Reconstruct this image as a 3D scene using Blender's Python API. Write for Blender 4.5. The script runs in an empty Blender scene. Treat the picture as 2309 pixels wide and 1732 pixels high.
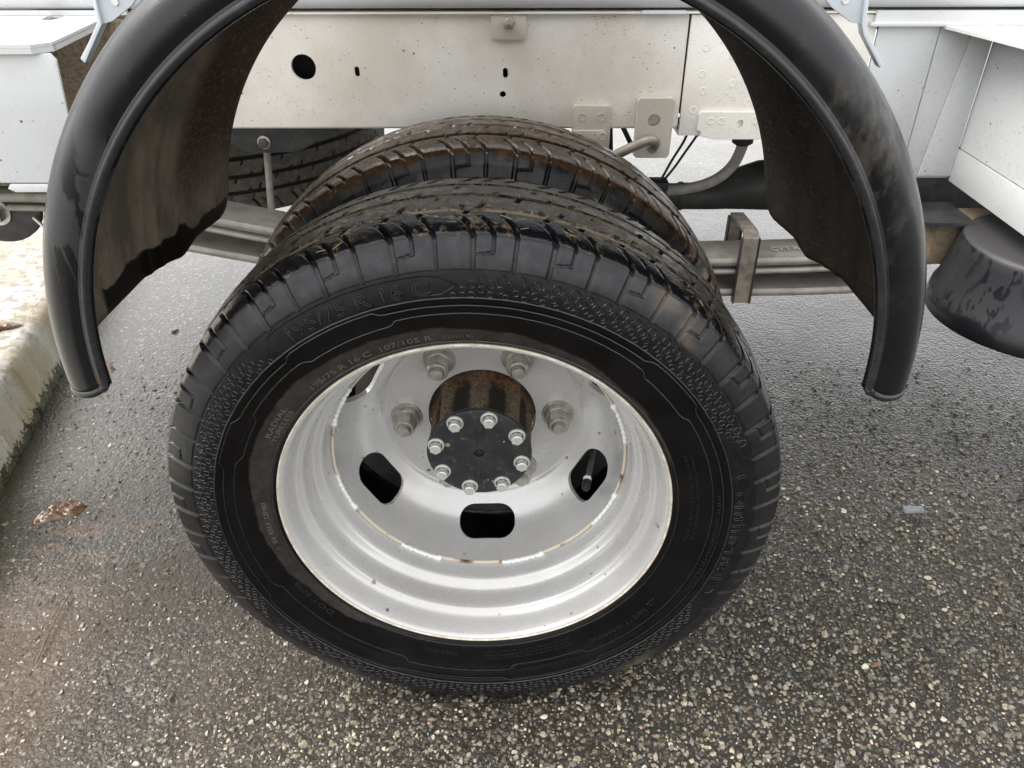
import bpy, bmesh, math, random
import numpy as np
from mathutils import Vector, Matrix

random.seed(7)
rng = np.random.default_rng(11)
SC = bpy.context.scene
COL = SC.collection
PI = math.pi
ZC = 0.340                      # height of the wheel axis

# ------------------------------------------------------------------ camera
YAW, PIT, ROL = -0.01555, 0.58671, -0.00471
fw = Vector((math.sin(YAW) * math.cos(PIT), math.cos(YAW) * math.cos(PIT), -math.sin(PIT)))
rt = Vector((math.cos(YAW), -math.sin(YAW), 0))
up = rt.cross(fw)
c_, s_ = math.cos(ROL), math.sin(ROL)
rt, up = c_ * rt + s_ * up, -s_ * rt + c_ * up
cam_d = bpy.data.cameras.new('camera')
cam = bpy.data.objects.new('camera', cam_d)
COL.objects.link(cam)
cam.matrix_world = Matrix(((rt.x, up.x, -fw.x, 0.05265), (rt.y, up.y, -fw.y, -0.64396),
                           (rt.z, up.z, -fw.z, 0.94246), (0, 0, 0, 1)))
cam_d.sensor_fit = 'HORIZONTAL'
cam_d.sensor_width = 36
cam_d.lens = 0.75651 * 36
cam_d.clip_start = 0.02
cam_d.clip_end = 400
SC.camera = cam

# ------------------------------------------------------------------ world, sun, exposure
SUN_EL, SUN_AZ = math.radians(52), math.radians(-78)     # overcast: the sun is only a broad bright patch
w = bpy.data.worlds.new('World')
SC.world = w
w.use_nodes = True
nt = w.node_tree
bg = nt.nodes['Background']
sky = nt.nodes.new('ShaderNodeTexSky')
sky.sky_type = 'NISHITA'
sky.sun_disc = False
sky.sun_elevation = SUN_EL
sky.sun_rotation = SUN_AZ
sky.air_density = 1.0
sky.dust_density = 4.0
sky.ozone_density = 1.0
hs = nt.nodes.new('ShaderNodeHueSaturation')
hs.inputs['Saturation'].default_value = 0.62
nt.links.new(sky.outputs[0], hs.inputs['Color'])
cl = nt.nodes.new('ShaderNodeMix')            # even white cloud cover over the clear sky
cl.data_type = 'RGBA'
cl.inputs[0].default_value = 0.65
cl.inputs[7].default_value = (6.6, 6.45, 6.2, 1)
nt.links.new(hs.outputs[0], cl.inputs[6])
nt.links.new(cl.outputs[2], bg.inputs[0])
bg.inputs[1].default_value = 0.15
sl = bpy.data.lights.new('sun', 'SUN')
sl.energy = 1.5
sl.angle = math.radians(40)
sl.color = (1.0, 0.96, 0.9)
so = bpy.data.objects.new('sun', sl)
COL.objects.link(so)
# Nishita: rotation 0 = +Y, clockwise seen from above
sd = Vector((math.sin(SUN_AZ) * math.cos(SUN_EL), math.cos(SUN_AZ) * math.cos(SUN_EL), math.sin(SUN_EL)))
so.rotation_euler = sd.to_track_quat('Z', 'Y').to_euler()
vs = SC.view_settings
vs.view_transform = 'Standard'
vs.look = 'None'
vs.exposure = 1.6
vs.gamma = 1.0
vs.use_curve_mapping = False


# ------------------------------------------------------------------ helpers: tags
def tag(o, label=None, cat=None, kind=None, group=None):
    if label: o['label'] = label
    if cat: o['category'] = cat
    if kind: o['kind'] = kind
    if group: o['group'] = group
    return o


def empty(name, loc=(0, 0, 0), parent=None):
    o = bpy.data.objects.new(name, None)
    o.empty_display_size = 0.1
    COL.objects.link(o)
    o.location = loc
    o.parent = parent
    return o


def add(name, me, mat=None, parent=None, loc=(0, 0, 0)):
    o = bpy.data.objects.new(name, me)
    COL.objects.link(o)
    if mat is not None and not me.materials:
        me.materials.append(mat)
    o.parent = parent
    o.location = loc
    return o


def copy_of(o, parent, loc=None, rot=None):
    c = o.copy()
    COL.objects.link(c)
    c.parent = parent
    if loc is not None: c.location = loc
    if rot is not None: c.rotation_euler = rot
    return c


def big_mesh(name, V, F, smooth=True):
    """V (n,3) floats, F (m,k) ints all of the same size k"""
    me = bpy.data.meshes.new(name)
    V = np.ascontiguousarray(V, dtype=np.float32)
    F = np.ascontiguousarray(F, dtype=np.int32)
    me.vertices.add(len(V))
    me.vertices.foreach_set('co', V.ravel())
    k = F.shape[1]
    me.loops.add(F.size)
    me.loops.foreach_set('vertex_index', F.ravel())
    me.polygons.add(len(F))
    me.polygons.foreach_set('loop_start', np.arange(0, F.size, k, dtype=np.int32))
    me.polygons.foreach_set('use_smooth', np.full(len(F), smooth))
    me.update(calc_edges=True)
    return me


# ------------------------------------------------------------------ helpers: shapes
class MB:
    def __init__(self):
        self.v, self.f = [], []

    def add(self, verts, faces):
        b = len(self.v)
        self.v += [tuple(p) for p in verts]
        self.f += [tuple(i + b for i in f) for f in faces]
        return self

    def box(self, x0, x1, y0, y1, z0, z1):
        return self.add([(x, y, z) for z in (z0, z1) for y in (y0, y1) for x in (x0, x1)],
                        [(0, 2, 3, 1), (4, 5, 7, 6), (0, 1, 5, 4), (2, 6, 7, 3), (0, 4, 6, 2), (1, 3, 7, 5)])

    def prism(self, poly, y0, y1):
        """poly: (x,z) outline, extruded along y"""
        n = len(poly)
        a = [(x, y0, z) for x, z in poly] + [(x, y1, z) for x, z in poly]
        f = [tuple(range(n)), tuple(range(2 * n - 1, n - 1, -1))]
        f += [(i, i + n, (i + 1) % n + n, (i + 1) % n) for i in range(n)]
        return self.add(a, f)

    def zprism(self, poly, z0, z1):
        n = len(poly)
        a = [(x, y, z0) for x, y in poly] + [(x, y, z1) for x, y in poly]
        f = [tuple(range(n - 1, -1, -1)), tuple(range(n, 2 * n))]
        f += [(i, (i + 1) % n, (i + 1) % n + n, i + n) for i in range(n)]
        return self.add(a, f)

    def lathe(self, prof, n=48, c=(0, 0, 0), axis='y', lobes=None, a0=0.0, a1=2 * PI, caps=False):
        """prof: (along axis, radius)"""
        full = abs(a1 - a0 - 2 * PI) < 1e-6
        m = n if full else n + 1
        vs_ = []
        for t, r in prof:
            for i in range(m):
                a = a0 + (a1 - a0) * i / n
                rr = r + (lobes[0] * math.cos(lobes[1] * a) if lobes else 0)
                p, q = rr * math.cos(a), rr * math.sin(a)
                vs_.append((c[0] + p, c[1] + t, c[2] + q) if axis == 'y' else
                           (c[0] + p, c[1] + q, c[2] + t) if axis == 'z' else (c[0] + t, c[1] + p, c[2] + q))
        fs = []
        for k in range(len(prof) - 1):
            for i in range(n):
                j = (i + 1) % m
                fs.append((k * m + i, k * m + j, (k + 1) * m + j, (k + 1) * m + i))
        if caps:
            fs.append(tuple(range(m)))
            fs.append(tuple(range((len(prof) - 1) * m, len(prof) * m)))
        return self.add(vs_, fs)

    def tube(self, path, r, n=8, caps=True):
        P = [Vector(p) for p in path]
        rs = r if isinstance(r, (list, tuple)) else [r] * len(P)
        vs_, nrm = [], None
        for i, p in enumerate(P):
            t = (P[min(i + 1, len(P) - 1)] - P[max(i - 1, 0)]).normalized()
            if nrm is None:
                nrm = t.orthogonal().normalized()
            nrm = (nrm - t * nrm.dot(t)).normalized()
            b = t.cross(nrm)
            for k in range(n):
                a = 2 * PI * k / n
                vs_.append(p + (nrm * math.cos(a) + b * math.sin(a)) * rs[i])
        fs = []
        for i in range(len(P) - 1):
            for k in range(n):
                fs.append((i * n + k, i * n + (k + 1) % n, (i + 1) * n + (k + 1) % n, (i + 1) * n + k))
        if caps:
            fs += [tuple(range(n)), tuple(range((len(P) - 1) * n, len(P) * n))]
        return self.add(vs_, fs)

    def mesh(self, name, smooth=30, bevel=None):
        me = bpy.data.meshes.new(name)
        me.from_pydata(self.v, [], self.f)
        bm = bmesh.new()
        bm.from_mesh(me)
        bmesh.ops.recalc_face_normals(bm, faces=bm.faces[:])
        if bevel:
            es = [e for e in bm.edges if len(e.link_faces) == 2 and e.calc_face_angle(0) > math.radians(40)]
            bmesh.ops.bevel(bm, geom=es, offset=bevel, segments=2, affect='EDGES', profile=0.6, clamp_overlap=True)
        bm.to_mesh(me)
        bm.free()
        if smooth:
            me.polygons.foreach_set('use_smooth', np.full(len(me.polygons), True))
            me.set_sharp_from_angle(angle=math.radians(smooth))
        return me

    def build(self, name, mat, parent=None, loc=(0, 0, 0), smooth=30, bevel=None):
        return add(name, self.mesh(name, smooth, bevel), mat, parent, loc)


def spline(pts, n=12):
    """Catmull-Rom through points of any dimension"""
    P = np.array(pts, float)
    P = np.vstack([2 * P[0] - P[1], P, 2 * P[-1] - P[-2]])
    out = []
    for i in range(1, len(P) - 2):
        for k in range(n):
            t = k / n
            a, b, c, d = P[i - 1], P[i], P[i + 1], P[i + 2]
            out.append(0.5 * (2 * b + (c - a) * t + (2 * a - 5 * b + 4 * c - d) * t * t + (3 * b - a - 3 * c + d) * t ** 3))
    out.append(P[-2])
    return np.array(out)


def stadium(cx, cz, w_, h_, n=8, rot=0.0, r=None):
    """rounded outline in x,z"""
    r = min(w_, h_) / 2 if r is None else r
    pts = []
    for qx, qz, a0 in ((1, 1, 0), (-1, 1, 90), (-1, -1, 180), (1, -1, 270)):
        for k in range(n + 1):
            a = math.radians(a0 + 90 * k / n)
            pts.append((qx * (w_ / 2 - r) + r * math.cos(a), qz * (h_ / 2 - r) + r * math.sin(a)))
    out = []
    for p in pts:
        if not out or math.hypot(p[0] - out[-1][0], p[1] - out[-1][1]) > 1e-6:
            out.append(p)
    if math.hypot(out[0][0] - out[-1][0], out[0][1] - out[-1][1]) < 1e-6: out.pop()
    c, s = math.cos(rot), math.sin(rot)
    return [(cx + c * x - s * z, cz + s * x + c * z) for x, z in out]


def boolean_cut(me, cutters, name):
    """me minus the cutter meshes, as a new mesh"""
    a = bpy.data.objects.new('tmp_a', me)
    COL.objects.link(a)
    obs = [a]
    for cme in cutters:
        c = bpy.data.objects.new('tmp_c', cme)
        COL.objects.link(c)
        obs.append(c)
        m = a.modifiers.new('b', 'BOOLEAN')
        m.operation = 'DIFFERENCE'
        m.solver = 'EXACT'
        m.object = c
    dg = bpy.context.evaluated_depsgraph_get()
    out = bpy.data.meshes.new_from_object(a.evaluated_get(dg))
    out.name = name
    for o in obs:
        bpy.data.objects.remove(o)
    return out


# ------------------------------------------------------------------ helpers: materials
class NT:
    def __init__(self, name):
        self.m = bpy.data.materials.new(name)
        self.m.use_nodes = True
        self.t = self.m.node_tree
        self.b = self.t.nodes['Principled BSDF']
        self.tc = None

    def n(self, typ, **kw):
        nd = self.t.nodes.new(typ)
        for k, v in kw.items():
            if k in nd.inputs and not hasattr(type(nd), k):
                self.set(nd, k, v)
            else:
                try:
                    setattr(nd, k, v)
                except Exception:
                    self.set(nd, k, v)
        return nd

    def set(self, nd, k, v):
        s = nd.inputs[k]
        if isinstance(v, bpy.types.NodeSocket):
            self.t.links.new(v, s)
        else:
            s.default_value = v

    def co(self):
        if not self.tc:
            self.tc = self.t.nodes.new('ShaderNodeTexCoord')
        return self.tc.outputs['Object']

    def mapping(self, scale=(1, 1, 1), vec=None, rot=(0, 0, 0)):
        mp = self.t.nodes.new('ShaderNodeMapping')
        mp.inputs['Scale'].default_value = scale
        mp.inputs['Rotation'].default_value = rot
        self.t.links.new(vec or self.co(), mp.inputs['Vector'])
        return mp.outputs[0]

    def noise(self, scale, detail=3, rough=0.55, vec=None, dist=0.0):
        nd = self.t.nodes.new('ShaderNodeTexNoise')
        nd.inputs['Scale'].default_value = scale
        nd.inputs['Detail'].default_value = detail
        nd.inputs['Roughness'].default_value = rough
        nd.inputs['Distortion'].default_value = dist
        self.t.links.new(vec or self.co(), nd.inputs['Vector'])
        return nd.outputs['Fac']

    def spots(self, scale, radius, prob, stretch=(1, 1, 1)):
        """scattered round flecks: 1 inside a fleck"""
        wob = self.noise(scale * 2.2, 2)
        v = self.t.nodes.new('ShaderNodeTexVoronoi')
        v.inputs['Scale'].default_value = scale
        self.t.links.new(self.mapping(stretch), v.inputs['Vector'])
        sp = self.t.nodes.new('ShaderNodeSeparateColor')
        self.t.links.new(v.outputs['Color'], sp.inputs[0])
        d = self.math('ADD', v.outputs['Distance'], self.math('MULTIPLY', self.math('SUBTRACT', wob, 0.5), radius * 1.6))
        d = self.math('DIVIDE', d, self.math('ADD', sp.outputs[1], 0.35))
        return self.math('MULTIPLY', self.ramp(d, radius, radius * 0.75), self.math('GREATER_THAN', sp.outputs[0], 1 - prob))

    def ramp(self, fac, lo, hi, a=0.0, b=1.0):
        nd = self.t.nodes.new('ShaderNodeMapRange')
        nd.interpolation_type = 'SMOOTHSTEP'
        self.t.links.new(fac, nd.inputs['Value'])
        nd.inputs['From Min'].default_value = lo
        nd.inputs['From Max'].default_value = hi
        nd.inputs['To Min'].default_value = a
        nd.inputs['To Max'].default_value = b
        return nd.outputs['Result']

    def math(self, op, a, b=None, c=None):
        nd = self.t.nodes.new('ShaderNodeMath')
        nd.operation = op
        for i, v in enumerate((a, b, c)):
            if v is None: continue
            if isinstance(v, bpy.types.NodeSocket):
                self.t.links.new(v, nd.inputs[i])
            else:
                nd.inputs[i].default_value = v
        return nd.outputs[0]

    def mix(self, fac, a, b, blend='MIX'):
        nd = self.t.nodes.new('ShaderNodeMix')
        nd.data_type = 'RGBA'
        nd.blend_type = blend
        for k, v in ((0, fac), (6, a), (7, b)):
            if isinstance(v, bpy.types.NodeSocket):
                self.t.links.new(v, nd.inputs[k])
            else:
                nd.inputs[k].default_value = v if k == 0 else (v[0], v[1], v[2], 1)
        return nd.outputs[2]

    def bump(self, h, strength=0.3, dist=0.002, prev=None):
        nd = self.t.nodes.new('ShaderNodeBump')
        self.set(nd, 'Strength', strength)
        nd.inputs['Distance'].default_value = dist
        self.t.links.new(h, nd.inputs['Height'])
        if prev: self.t.links.new(prev, nd.inputs['Normal'])
        return nd.outputs[0]

    def xyz(self, vec=None):
        nd = self.t.nodes.new('ShaderNodeSeparateXYZ')
        self.t.links.new(vec or self.co(), nd.inputs[0])
        return nd.outputs

    def out(self, color=None, rough=None, metal=None, normal=None, spec=None, coat=None, coatr=None):
        for k, v in (('Base Color', color), ('Roughness', rough), ('Metallic', metal), ('Normal', normal),
                     ('Specular IOR Level', spec), ('Coat Weight', coat), ('Coat Roughness', coatr)):
            if v is None: continue
            if isinstance(v, (tuple, list)): v = (v[0], v[1], v[2], 1)
            self.set(self.b, k, v)
        return self.m


def simple(name, col, rough=0.5, metal=0.0, var=0.25, scale=60, bump=0.15, bscale=250, bdist=0.0008, col2=None, lo=0.4, hi=0.7, spec=0.5):
    t = NT(name)
    f = t.noise(scale, 4)
    c2 = col2 or tuple(x * (1 - var) for x in col)
    cc = t.mix(t.ramp(f, lo, hi), col, c2)
    rr = t.ramp(t.noise(scale * 0.6, 3), 0.3, 0.7, rough * 0.85, min(1, rough * 1.15))
    nn = t.bump(t.noise(bscale, 2), bump, bdist) if bump else None
    return t.out(cc, rr, metal, nn, spec)


def dirty_paint(name, base, dirt, speck_amt=0.5, warm=None, rough=0.45):
    """cream / white paint with grime clouds, fine grain and little hairy dark specks"""
    t = NT(name)
    cloud = t.noise(7, 5, 0.6)
    c = t.mix(t.ramp(cloud, 0.36, 0.68, 0, 0.8), base, warm or dirt)
    grain = t.noise(420, 2, 0.6)
    c = t.mix(t.ramp(grain, 0.52, 0.72, 0, 0.22), c, dirt)
    sp = t.noise(170, 4, 0.75, vec=t.mapping((1.0, 1.0, 1.9)), dist=1.2)
    where = t.ramp(t.noise(5.5, 3), 0.45, 0.66)
    m = t.math('MULTIPLY', t.ramp(sp, 0.60, 0.645), t.math('MULTIPLY', where, speck_amt))
    c = t.mix(m, c, (0.06, 0.045, 0.03))
    c = t.mix(t.math('MULTIPLY', t.spots(75, 0.11, 0.03 + 0.06 * speck_amt), 0.9), c, (0.05, 0.038, 0.026))
    c = t.mix(t.math('MULTIPLY', t.spots(150, 0.17, 0.16 * speck_amt, (1, 1, 2.2)), 0.8), c, (0.09, 0.07, 0.05))
    nn = t.bump(t.noise(300, 2), 0.12, 0.0006)
    return t.out(c, t.ramp(cloud, 0.3, 0.7, rough - 0.06, rough + 0.12), 0, nn, 0.45)


M = {}
M['rail'] = dirty_paint('cream_rail_paint', (0.74, 0.72, 0.675), (0.33, 0.29, 0.235), 0.9, warm=(0.58, 0.53, 0.455), rough=0.5)
M['rail2'] = dirty_paint('clean_cream_rail_paint', (0.78, 0.765, 0.72), (0.42, 0.38, 0.31), 0.4, warm=(0.70, 0.66, 0.58), rough=0.45)
M['white'] = dirty_paint('white_body_paint', (0.58, 0.60, 0.615), (0.33, 0.315, 0.28), 0.45, warm=(0.53, 0.535, 0.52), rough=0.36)
M['bracket'] = dirty_paint('cream_bracket_paint', (0.53, 0.505, 0.455), (0.26, 0.225, 0.175), 0.6, warm=(0.42, 0.375, 0.315), rough=0.55)
M['stay'] = simple('pale_stay_paint', (0.60, 0.645, 0.69), 0.38, 0, 0.08, 20, 0.05)
M['brownmud'] = simple('dry_brown_mud', (0.30, 0.245, 0.18), 0.9, 0, 0, 240, 0.8, 260, 0.0015, col2=(0.17, 0.135, 0.10), spec=0.2)
M['zinc'] = simple('dull_zinc', (0.42, 0.41, 0.38), 0.42, 0.75, 0.3, 90, 0.2, col2=(0.30, 0.275, 0.235))
M['bolt'] = simple('pale_zinc_bolt', (0.62, 0.62, 0.585), 0.40, 0.55, 0.2, 160, 0.25, 500, 0.0004)
M['nut'] = simple('grey_steel_nut', (0.46, 0.445, 0.41), 0.36, 0.65, 0.3, 110, 0.2, 400, 0.0004, col2=(0.33, 0.31, 0.27))
M['greysteel'] = simple('grey_spring_paint', (0.30, 0.285, 0.255), 0.45, 0.1, 0, 40, 0.15, col2=(0.225, 0.205, 0.175))
M['darksteel'] = simple('black_painted_steel', (0.022, 0.024, 0.028), 0.5, 0.0, 0, 60, 0.2, col2=(0.045, 0.043, 0.042))
M['exhaust'] = simple('dark_grey_steel_tube', (0.05, 0.05, 0.05), 0.55, 0.2, 0, 50, 0.1, col2=(0.075, 0.07, 0.064))
M['hose'] = simple('grey_rubber_hose', (0.30, 0.29, 0.27), 0.55, 0, 0, 80, 0.1, col2=(0.22, 0.205, 0.18))
M['blackrubber'] = simple('black_rubber', (0.012, 0.012, 0.012), 0.55, 0, 0.2, 80, 0.1)
M['pipe'] = simple('dusty_bronze_pipe', (0.27, 0.245, 0.205), 0.5, 0.2, 0, 90, 0.15, col2=(0.2, 0.17, 0.13))
def mat_plate():
    t = NT('charcoal_hub_plate')
    c = t.mix(t.ramp(t.noise(45, 5, 0.6), 0.35, 0.7), (0.016, 0.0175, 0.021), (0.030, 0.030, 0.032))
    c = t.mix(t.ramp(t.noise(110, 6, 0.72), 0.57, 0.64, 0, 0.7), c, (0.085, 0.070, 0.052))
    c = t.mix(t.spots(95, 0.20, 0.20), c, (0.34, 0.31, 0.27))
    c = t.mix(t.spots(55, 0.14, 0.16), c, (0.30, 0.20, 0.12))
    return t.out(c, t.ramp(t.noise(60, 3), 0.3, 0.7, 0.34, 0.52), 0.1, t.bump(t.noise(420, 2), 0.2, 0.0005), 0.4)


M['plate'] = mat_plate()
M['weld'] = simple('white_weld_bead', (0.74, 0.75, 0.75), 0.32, 0.0, 0.12, 220, 0.6, 260, 0.0012)
M['valve'] = simple('valve_metal', (0.50, 0.48, 0.45), 0.35, 0.8, 0.3, 200, 0.1)
M['clipsteel'] = simple('brown_grey_clip_steel', (0.25, 0.22, 0.18), 0.55, 0.15, 0, 70, 0.25, col2=(0.14, 0.12, 0.10))
M['tan'] = simple('tan_rubber_foam', (0.22, 0.17, 0.115), 0.8, 0, 0.3, 120, 0.3)


def mat_rim():
    t = NT('silver_wheel_paint')
    x, y, z = t.xyz()
    f = t.noise(9, 4)
    c = t.mix(t.ramp(f, 0.35, 0.7), (0.515, 0.515, 0.51), (0.475, 0.47, 0.46))
    ru = t.math('MULTIPLY', t.ramp(t.noise(130, 5, 0.7), 0.70, 0.74), t.ramp(t.noise(16, 2), 0.52, 0.68))
    c = t.mix(ru, c, (0.16, 0.085, 0.045))
    sp = t.ramp(t.noise(300, 3, 0.7), 0.70, 0.73, 0, 0.7)
    c = t.mix(sp, c, (0.2, 0.19, 0.17))
    c = t.mix(t.math('MULTIPLY', t.spots(52, 0.15, 0.05), 0.85), c, (0.085, 0.078, 0.068))
    c = t.mix(t.math('MULTIPLY', t.spots(120, 0.20, 0.06), 0.7), c, (0.12, 0.10, 0.08))
    # faint water marks / tan bloom
    c = t.mix(t.ramp(t.noise(11, 5, 0.6), 0.50, 0.72, 0, 0.30), c, (0.47, 0.43, 0.37))
    return t.out(c, t.ramp(t.noise(20, 3), 0.3, 0.7, 0.22, 0.32), 0.30, None, 0.5)


M['rim'] = mat_rim()


def mat_rimedge():
    t = NT('rusty_cream_rim_edge')
    f = t.noise(55, 6, 0.72)
    c = t.mix(t.ramp(f, 0.42, 0.55), (0.64, 0.615, 0.545), (0.50, 0.43, 0.33))
    c = t.mix(t.ramp(f, 0.64, 0.70), c, (0.20, 0.105, 0.055))
    return t.out(c, 0.5, 0.0, t.bump(f, 0.4, 0.001))


M['rimedge'] = mat_rimedge()


def mat_seam():
    t = NT('cream_and_rust_seam')
    f = t.noise(38, 4, 0.6)
    c = t.mix(t.ramp(f, 0.54, 0.62), (0.52, 0.46, 0.36), (0.22, 0.125, 0.07))
    c = t.mix(t.ramp(f, 0.64, 0.67), c, (0.05, 0.025, 0.015))
    return t.out(c, 0.6, 0.0, t.bump(t.noise(200, 3), 0.3, 0.001))


M['seam'] = mat_seam()


def mat_hub():
    t = NT('rusty_hub_iron')
    f = t.noise(300, 5, 0.72)
    c = t.mix(t.ramp(f, 0.36, 0.66), (0.050, 0.030, 0.022), (0.20, 0.16, 0.105))
    x, y, z = t.xyz()
    rad = t.math('SQRT', t.math('ADD', t.math('MULTIPLY', x, x), t.math('MULTIPLY', z, z)))
    oily = t.ramp(t.math('ADD', rad, t.math('MULTIPLY', t.math('SUBTRACT', t.noise(60, 4), 0.5), 0.005)), 0.0612, 0.0578)
    c = t.mix(t.math('MULTIPLY', oily, 0.9), c, (0.012, 0.010, 0.009))
    back = t.ramp(y, 0.165, 0.192)
    r2 = t.mix(t.ramp(t.noise(90, 5, 0.7), 0.42, 0.6), (0.035, 0.018, 0.011), (0.19, 0.082, 0.040))
    c = t.mix(t.math('MULTIPLY', back, t.ramp(t.noise(45, 4), 0.32, 0.58)), c, r2)
    return t.out(c, 0.75, 0.0, t.bump(f, 0.3, 0.0010), 0.3)


M['hub'] = mat_hub()


def mat_mudguard():
    t = NT('black_grained_plastic')
    # dry dust film broken by runs of water, on grained black plastic
    st = t.noise(30, 4, 0.62, vec=t.mapping((1.0, 1.0, 0.28)), dist=0.7)
    big = t.noise(4.6, 3, 0.5)
    x, y, z = t.xyz()
    film = t.math('MULTIPLY', t.ramp(st, 0.50, 0.555), t.ramp(big, 0.50, 0.62))
    film = t.math('MULTIPLY', film, t.ramp(z, 0.60, 0.70))
    c = t.mix(t.ramp(t.noise(14, 4), 0.35, 0.7), (0.0030, 0.0037, 0.0048), (0.0052, 0.0056, 0.0066))
    c = t.mix(t.math('MULTIPLY', film, 0.75), c, (0.032, 0.034, 0.038))
    mud = t.math('MULTIPLY', t.ramp(t.noise(60, 5, 0.65, vec=t.mapping((1, 1, 0.5))), 0.46, 0.66), t.math('MULTIPLY', t.ramp(x, 0.20, 0.28), t.math('MULTIPLY', t.ramp(z, 0.60, 0.72), t.ramp(t.noise(9, 3), 0.42, 0.60))))
    c = t.mix(t.math('MULTIPLY', mud, 0.5), c, (0.085, 0.072, 0.060))
    c = t.mix(t.math('MULTIPLY', t.spots(160, 0.10, 0.04), 0.5), c, (0.10, 0.095, 0.09))
    g = t.n('ShaderNodeTexVoronoi')
    g.inputs['Scale'].default_value = 900
    t.t.links.new(t.co(), g.inputs['Vector'])
    nn = t.bump(g.outputs['Distance'], 0.10, 0.0006)
    nn = t.bump(t.noise(18, 3), 0.05, 0.003, nn)
    r = t.math('ADD', t.ramp(t.noise(12, 3), 0.3, 0.7, 0.20, 0.27), t.math('MULTIPLY', film, 0.25))
    return t.out(c, r, 0, nn, 0.36)


M['mudguard'] = mat_mudguard()
M['lip'] = simple('glossy_black_plastic_lip', (0.013, 0.014, 0.016), 0.27, 0, 0, 60, 0.15, 200, 0.001, col2=(0.022, 0.022, 0.023), lo=0.5, hi=0.64, spec=0.5)


def mat_mudguard_in():
    t = NT('fuzzy_brown_mudguard_lining')
    x, y, z = t.xyz()
    # hairy felted dirt: thin curled strands
    s1 = t.noise(110, 5, 0.72, vec=t.mapping((0.75, 0.75, 1.5)), dist=2.4)
    s2 = t.noise(170, 5, 0.7, dist=2.0)
    strands = t.math('MAXIMUM', t.ramp(s1, 0.53, 0.63), t.ramp(s2, 0.58, 0.66, 0, 0.7))
    zone = t.math('MULTIPLY', t.ramp(y, 0.185, 0.215), t.ramp(z, 0.60, 0.70))
    plain = t.mix(t.ramp(t.noise(28, 5, 0.65, vec=t.mapping((1, 1, 0.3))), 0.38, 0.66), (0.090, 0.076, 0.062), (0.17, 0.14, 0.105))
    fuzzy = t.mix(strands, (0.030, 0.020, 0.013), (0.22, 0.125, 0.062))
    c = t.mix(zone, plain, fuzzy)
    dust = t.math('MULTIPLY', t.ramp(t.noise(150, 5, 0.7), 0.58, 0.70), 0.6)
    c = t.mix(dust, c, (0.26, 0.19, 0.12))
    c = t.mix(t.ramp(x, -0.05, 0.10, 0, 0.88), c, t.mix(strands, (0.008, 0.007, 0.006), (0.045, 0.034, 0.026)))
    # wet lower fringe with a wavy tide line
    tide = t.math('ADD', z, t.math('MULTIPLY', t.math('SUBTRACT', t.noise(16, 3), 0.5), 0.055))
    wet = t.math('MULTIPLY', t.math('MULTIPLY', t.ramp(tide, 0.590, 0.5935, 1, 0), t.ramp(y, 0.05, 0.06)), t.ramp(x, 0.05, -0.05))
    c = t.mix(wet, c, (0.006, 0.005, 0.004))
    h = t.math('MULTIPLY', strands, zone)
    nn = t.bump(h, 0.7, 0.003)
    nn = t.bump(t.noise(300, 3), 0.2, 0.001, nn)
    return t.out(c, t.math('SUBTRACT', 0.85, t.math('MULTIPLY', wet, 0.4)), 0, nn, 0.25)


M['lining'] = mat_mudguard_in()


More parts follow.
